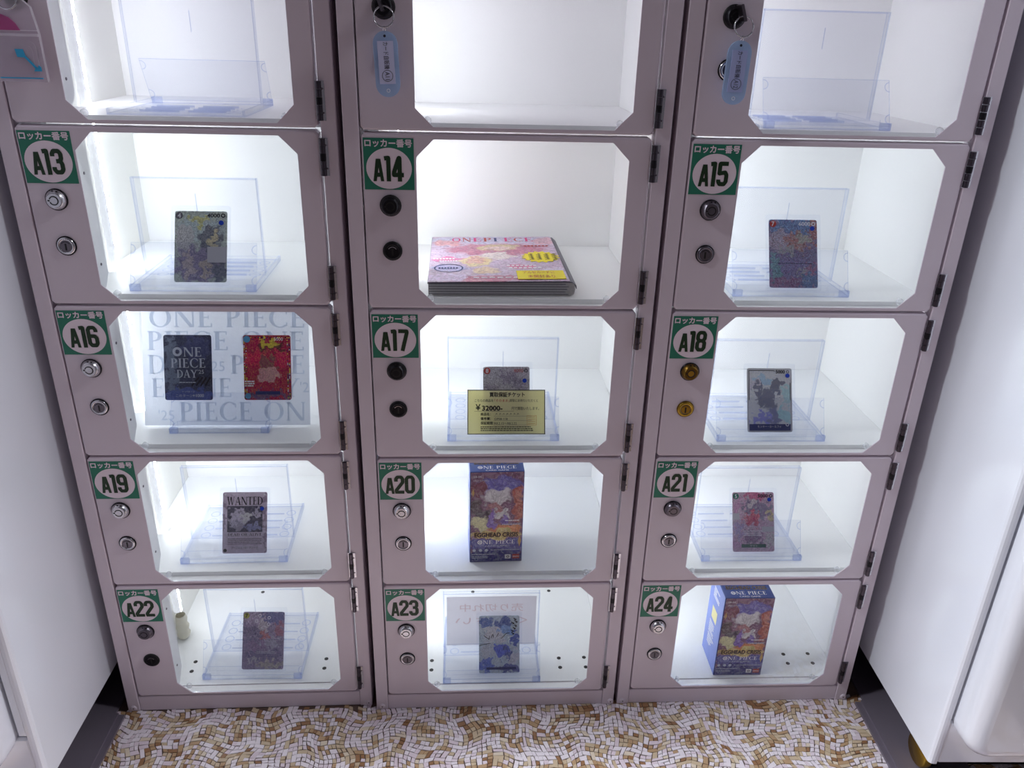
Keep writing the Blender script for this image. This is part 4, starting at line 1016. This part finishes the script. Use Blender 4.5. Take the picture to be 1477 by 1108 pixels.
    for zz, n in ((0.118, 5), (0.050, 6), (0.028, 5)):
        for k in range(n):
            l = random.uniform(0.012, 0.030); mb.face([(-0.05, -0.0005, zz + k * 0.004), (-0.05 + l, -0.0005, zz + k * 0.004), (-0.05 + l, -0.0005, zz + k * 0.004 + 0.0022), (-0.05, -0.0005, zz + k * 0.004 + 0.0022)], 'ink_white', Ms)
    mb.face([(-0.046, -0.0005, 0.080), (-0.022, -0.0005, 0.080), (-0.022, -0.0005, 0.102), (-0.046, -0.0005, 0.102)], 'ticket_yellow', Ms)
    mb.build('flank_print', root)
booster(cell_M(1, 3, 0.1605, 0.0405) @ RZ(0.03), 'tall blue card game box standing in locker A20')
booster(cell_M(2, 4, 0.1755, 0.0265) @ RZ(-0.01), 'tall blue card game box with its side showing, in locker A24')

# ---------------------------------------------------------------- magazine in A14
MM = cell_M(1, 1, 0.1610, 0.0285) @ RZ(0.012)
BW, BD, BT = 0.181, 0.228, 0.0185
mg = tag(empty('magazine', MM), 'thick colourful magazine with yellow sticker lying in locker A14', 'magazine')
art('art_mag', (190, 170, 190), [(0, 0.21, 0.11, 0.02, (186, 186, 206)), (-0.07, 0.19, 0.02, 0.016, (205, 140, 140)), (0.0, 0.155, 0.07, 0.03, (176, 88, 112)), (0.004, 0.165, 0.028, 0.018, (196, 176, 120)), (0.004, 0.160, 0.016, 0.009, (214, 186, 172)), (0.0, 0.118, 0.022, 0.02, (226, 206, 196)), (-0.030, 0.095, 0.020, 0.026, (232, 196, 130)), (-0.030, 0.100, 0.013, 0.018, (204, 150, 120)), (-0.02, 0.05, 0.018, 0.014, (226, 190, 150)), (-0.068, 0.105, 0.020, 0.010, (228, 90, 150)), (-0.066, 0.060, 0.022, 0.016, (176, 176, 214)), (0.030, 0.066, 0.018, 0.010, (226, 90, 140)), (-0.01, 0.012, 0.05, 0.014, (176, 84, 110)), (-0.07, 0.02, 0.03, 0.014, (196, 176, 206)), (0.07, 0.03, 0.02, 0.03, (206, 196, 214)), (0.072, 0.20, 0.018, 0.02, (206, 160, 170))], 13, busy=0.16, scale=60, warp=0.01, fine=[(90, 70, 110), (190, 150, 170), (200, 200, 225), (240, 232, 235)], gloss=0.3, gain=1.25)
art_nodes = MATS['art_mag'].node_tree
mb = MB()
# page block: right-hand side is the rounded spine
prof = [(-BW / 2, 0.0008), (BW / 2 - 0.006, 0.0004), (BW / 2 - 0.001, 0.003), (BW / 2, 0.009), (BW / 2 - 0.001, 0.0145), (BW / 2 - 0.006, BT - 0.0008), (-BW / 2, BT - 0.0030)]
mb.prism(prof, 0.0, BD, 'page_edge'); 
for k in range(9):
    z = 0.0022 + k * 0.0016
    mb.box(-BW / 2 + 0.001, BW / 2 - 0.008 - 0.002 * (k % 3), -0.0006, 0.0, z, z + 0.0006, 'paper_grey' if k % 2 else 'ink_grey')
mb.build('pages', mg)
mb = MB()
cov = [(-BW / 2 - 0.001, BT - 0.0030), (0.0, BT - 0.0016), (BW / 2 - 0.010, BT - 0.0006), (BW / 2 - 0.004, BT - 0.0008), (BW / 2 + 0.0006, BT - 0.0045), (BW / 2 + 0.0010, 0.010)]
cov2 = [(x, z + 0.0007) if i < 4 else (x + 0.0007, z) for i, (x, z) in enumerate(cov)]
mb.prism(cov2 + cov[::-1], -0.001, BD + 0.001, 'ink_grey'); mb.build('cover', mg)
# the printed picture lies flat on the cover: built in its own x-z plane, then laid down
MP = T((0, 0, BT + 0.0006)) @ RX(-math.pi / 2) @ RY(0.0)
tilt = T((0, 0, BT - 0.0002)) @ RY(-0.0125) @ RX(-math.pi / 2)
mb = MB(); mb.box(-BW / 2 - 0.0005, BW / 2 - 0.007, -0.0004, 0.0003, 0.0, BD, 'art_mag'); pic = mb.build('cover_picture', mg); pic.matrix_local = tilt
mb = MB(); y = -0.0008
for k, (ch, mt_) in enumerate(zip('ONEPIECE', ['ink_pink', 'ink_red', 'ink_pink', 'ink_red', 'ink_blue', 'ink_pink', 'ink_red', 'ink_pink'])):
    serif(mb, ch, -0.062 + k * 0.0150, 0.198, 0.022, y, mt_, width=0.0125 if ch != 'I' else 0.006)
for x, z, wd, hh, mt_ in ((-0.072, 0.105, 0.030, 0.006, 'ink_white'), (-0.066, 0.094, 0.024, 0.005, 'ink_white'), (0.030, 0.070, 0.040, 0.005, 'ink_white'), (0.034, 0.060, 0.044, 0.005, 'ink_white'), (0.0, 0.016, 0.070, 0.004, 'ink_white'), (-0.066, 0.060, 0.026, 0.007, 'ink_blue'), (0.058, 0.172, 0.036, 0.006, 'ink_red')):
    for k in range(7):
        a = x - wd / 2 + k * wd / 7; mb.face([(a, y, z - hh / 2), (a + wd / 10, y, z - hh / 2), (a + wd / 10, y, z + hh / 2), (a, y, z + hh / 2)], mt_)
mb.ring(-0.066, 0.060, 0.017, 0.019, y, 'ink_blue', n=24)
cp = mb.build('cover_print', mg); cp.matrix_local = tilt
mb = MB(); pts = []
for k in range(32):
    a = 2 * math.pi * k / 32; r = 1.0 if k % 2 else 0.80
    pts.append((0.058 + 0.027 * r * math.cos(a), -0.0010, 0.112 + 0.030 * r * math.sin(a)))
mb.face(pts, 'label_yellow')
for k in range(4):
    for q in range(4): mb.stroke([(0.042 + k * 0.0105, 0.098 + q * 0.008), (0.048 + k * 0.0105, 0.100 + q * 0.008), (0.045 + k * 0.0105, 0.104 + q * 0.008)], 0.0018, -0.0012, 'ink_dark')
o = mb.build('burst_sticker', mg); o.matrix_local = tilt
mb = MB(); mb.box(0.020, 0.080, -0.0016, -0.0010, 0.006, 0.043, 'label_yellow')
mb.text('アルセカードに', 0.048, 0.0340, -0.0018, 0.0100, 'ink_red', width=0.040); mb.text('未開封あり', 0.050, 0.0165, -0.0018, 0.0130, 'ink_red', width=0.034)
o = mb.build('paper_label', mg); o.matrix_local = tilt

# ---------------------------------------------------------------- keys hanging in the top doors
def key_set(M, label, num, tilt_, paper):
    root = tag(empty('tagged_key', M), label, 'key', 'keys with blue tags hanging in the top doors')
    mb = MB()
    mb.prism(rr(-0.0014, 0.0014, -0.0085, 0.0085, 0.0006), -0.026, -0.0085, 'chrome_dark', RY(-0.35)); mb.box(-0.0008, 0.0008, -0.0086, -0.0081, -0.003, 0.003, 'chrome')
    mb.build('key', root)
    mb = MB(); R = 0.0100
    mb.tube([(0.0035 + R * math.cos(2 * math.pi * i / 24), -0.019 + 0.003 * math.sin(2 * math.pi * i / 24), -0.0130 + R * math.sin(2 * math.pi * i / 24)) for i in range(24)], 0.0008, 'chrome', closed=True, n=8)
    mb.tube([(0.0035, -0.019, -0.0215), (0.0048, -0.0180, -0.0250), (0.0035, -0.0165, -0.0290), (0.0024, -0.0180, -0.0250)], 0.0006, 'chrome', closed=True, n=6)
    mb.build('split_ring', root)
    Mt = T((0.0034, -0.0165, -0.0260)) @ RY(tilt_)
    mb = MB(); mb.prism(rr(-0.0126, 0.0126, -0.064, 0.0, 0.0124, 8), -0.0016, 0.0016, 'tag_blue'); t = mb.build('tag', root); t.matrix_local = Mt
    mb = MB(); mb.box(-0.0082, 0.0082, -0.0024, -0.0017, -0.051, -0.0095, paper)
    Mr = RY(math.pi / 2)
    mb.text('カード自販機', 0.0235, 0.0004, -0.0026, 0.0056, 'ink_dark', Mr, width=0.026); mb.text(num, 0.0430, 0.0003, -0.0026, 0.0046, 'ink_dark', Mr, width=0.0078)
    mb.ring(0.0430, 0.0003, 0.0052, 0.0057, -0.0026, 'ink_dark', Mr, n=24)
    mb.ring(0, -0.0575, 0.0013, 0.0020, -0.0018, 'ink_white', n=14); mb.disc(0, -0.0048, 0.0014, 0.0014, -0.0018, 'ink_dark', n=10)
    t2 = mb.build('name_slip', root); t2.matrix_local = Mt
    return root
mat('slip_lilac', (204, 208, 240), 0.6); mat('slip_blue', (168, 178, 222), 0.6)
key_set(CM[1] @ T((0.0292, 0, ROWS[0] + ZF + 0.1268)), 'key with blue tag marked A11 hanging in the middle column', 'A11', -0.04, 'slip_lilac')
key_set(CM[2] @ T((0.0335, 0, ROWS[0] + ZF + 0.1268)), 'key with blue tag marked A12 hanging in the right column', 'A12', 0.02, 'slip_blue')

# clear pouch with a pink and a blue piece, hanging in the top left door
PM = CM[0] @ T((0.0260, -0.0085, ROWS[0] + ZF + 0.1200))
po = tag(empty('key_pouch', PM), 'clear plastic pouch with pink film and blue key piece, top left door', 'pouch')
mb = MB()
out = [(-0.0250, -0.0770), (0.0265, -0.0770), (0.0262, -0.030), (0.0225, -0.006), (0.014, 0.002), (-0.012, 0.002), (-0.021, -0.006), (-0.0246, -0.030)]
mb.prism(out, -0.0040, 0.0010, 'bag', edge='bag_edge'); mb.build('pouch_film', po)
mb = MB(); mb.box(-0.0245, 0.0262, -0.0052, -0.0041, -0.0335, -0.0310, 'bag_edge'); mb.box(-0.0245, 0.0262, -0.0049, -0.0041, -0.0285, -0.0275, 'bag_edge')
mb.prism(rr(-0.0205, 0.0215, -0.0735, -0.0375, 0.007), -0.0046, -0.0041, 'bag', edge='bag_edge'); mb.prism(rr(-0.0165, 0.0175, -0.0690, -0.0420, 0.005), -0.0051, -0.0047, 'bag', edge='bag_edge')
mb.build('seal_band', po)
mb = MB(); mb.prism([(-0.021, -0.028), (0.0100, -0.028), (0.0065, -0.0215), (0.001, -0.0160), (-0.008, -0.0125), (-0.016, -0.0175)], -0.0056, -0.0052, 'pink_film'); mb.build('pink_film', po)
mb = MB(); yy = (-0.0062, -0.0053)
mb.prism([(0.0008, -0.0455), (0.0085, -0.0455), (0.0098, -0.0505), (0.0090, -0.0535), (0.0020, -0.0530)], *yy, 'key_blue')
mb.prism([(0.0086, -0.0530), (0.0100, -0.0515), (0.0195, -0.0630), (0.0180, -0.0645)], *yy, 'key_blue'); mb.prism([(0.0160, -0.0665), (0.0235, -0.0665), (0.0235, -0.0625), (0.0215, -0.0605), (0.0205, -0.0630), (0.0185, -0.0620)], *yy, 'key_blue')
mb.box(-0.0190, 0.0235, *yy, -0.0738, -0.0726, 'key_blue')
mb.build('blue_key_piece', po)
mb = MB(); mb.tube([(0.003 + 0.0095 * math.cos(2 * math.pi * i / 24), -0.0060 + 0.002 * math.sin(2 * math.pi * i / 24), 0.0005 + 0.0095 * math.sin(2 * math.pi * i / 24)) for i in range(24)], 0.0008, 'chrome', closed=True, n=8); mb.build('split_ring', po)
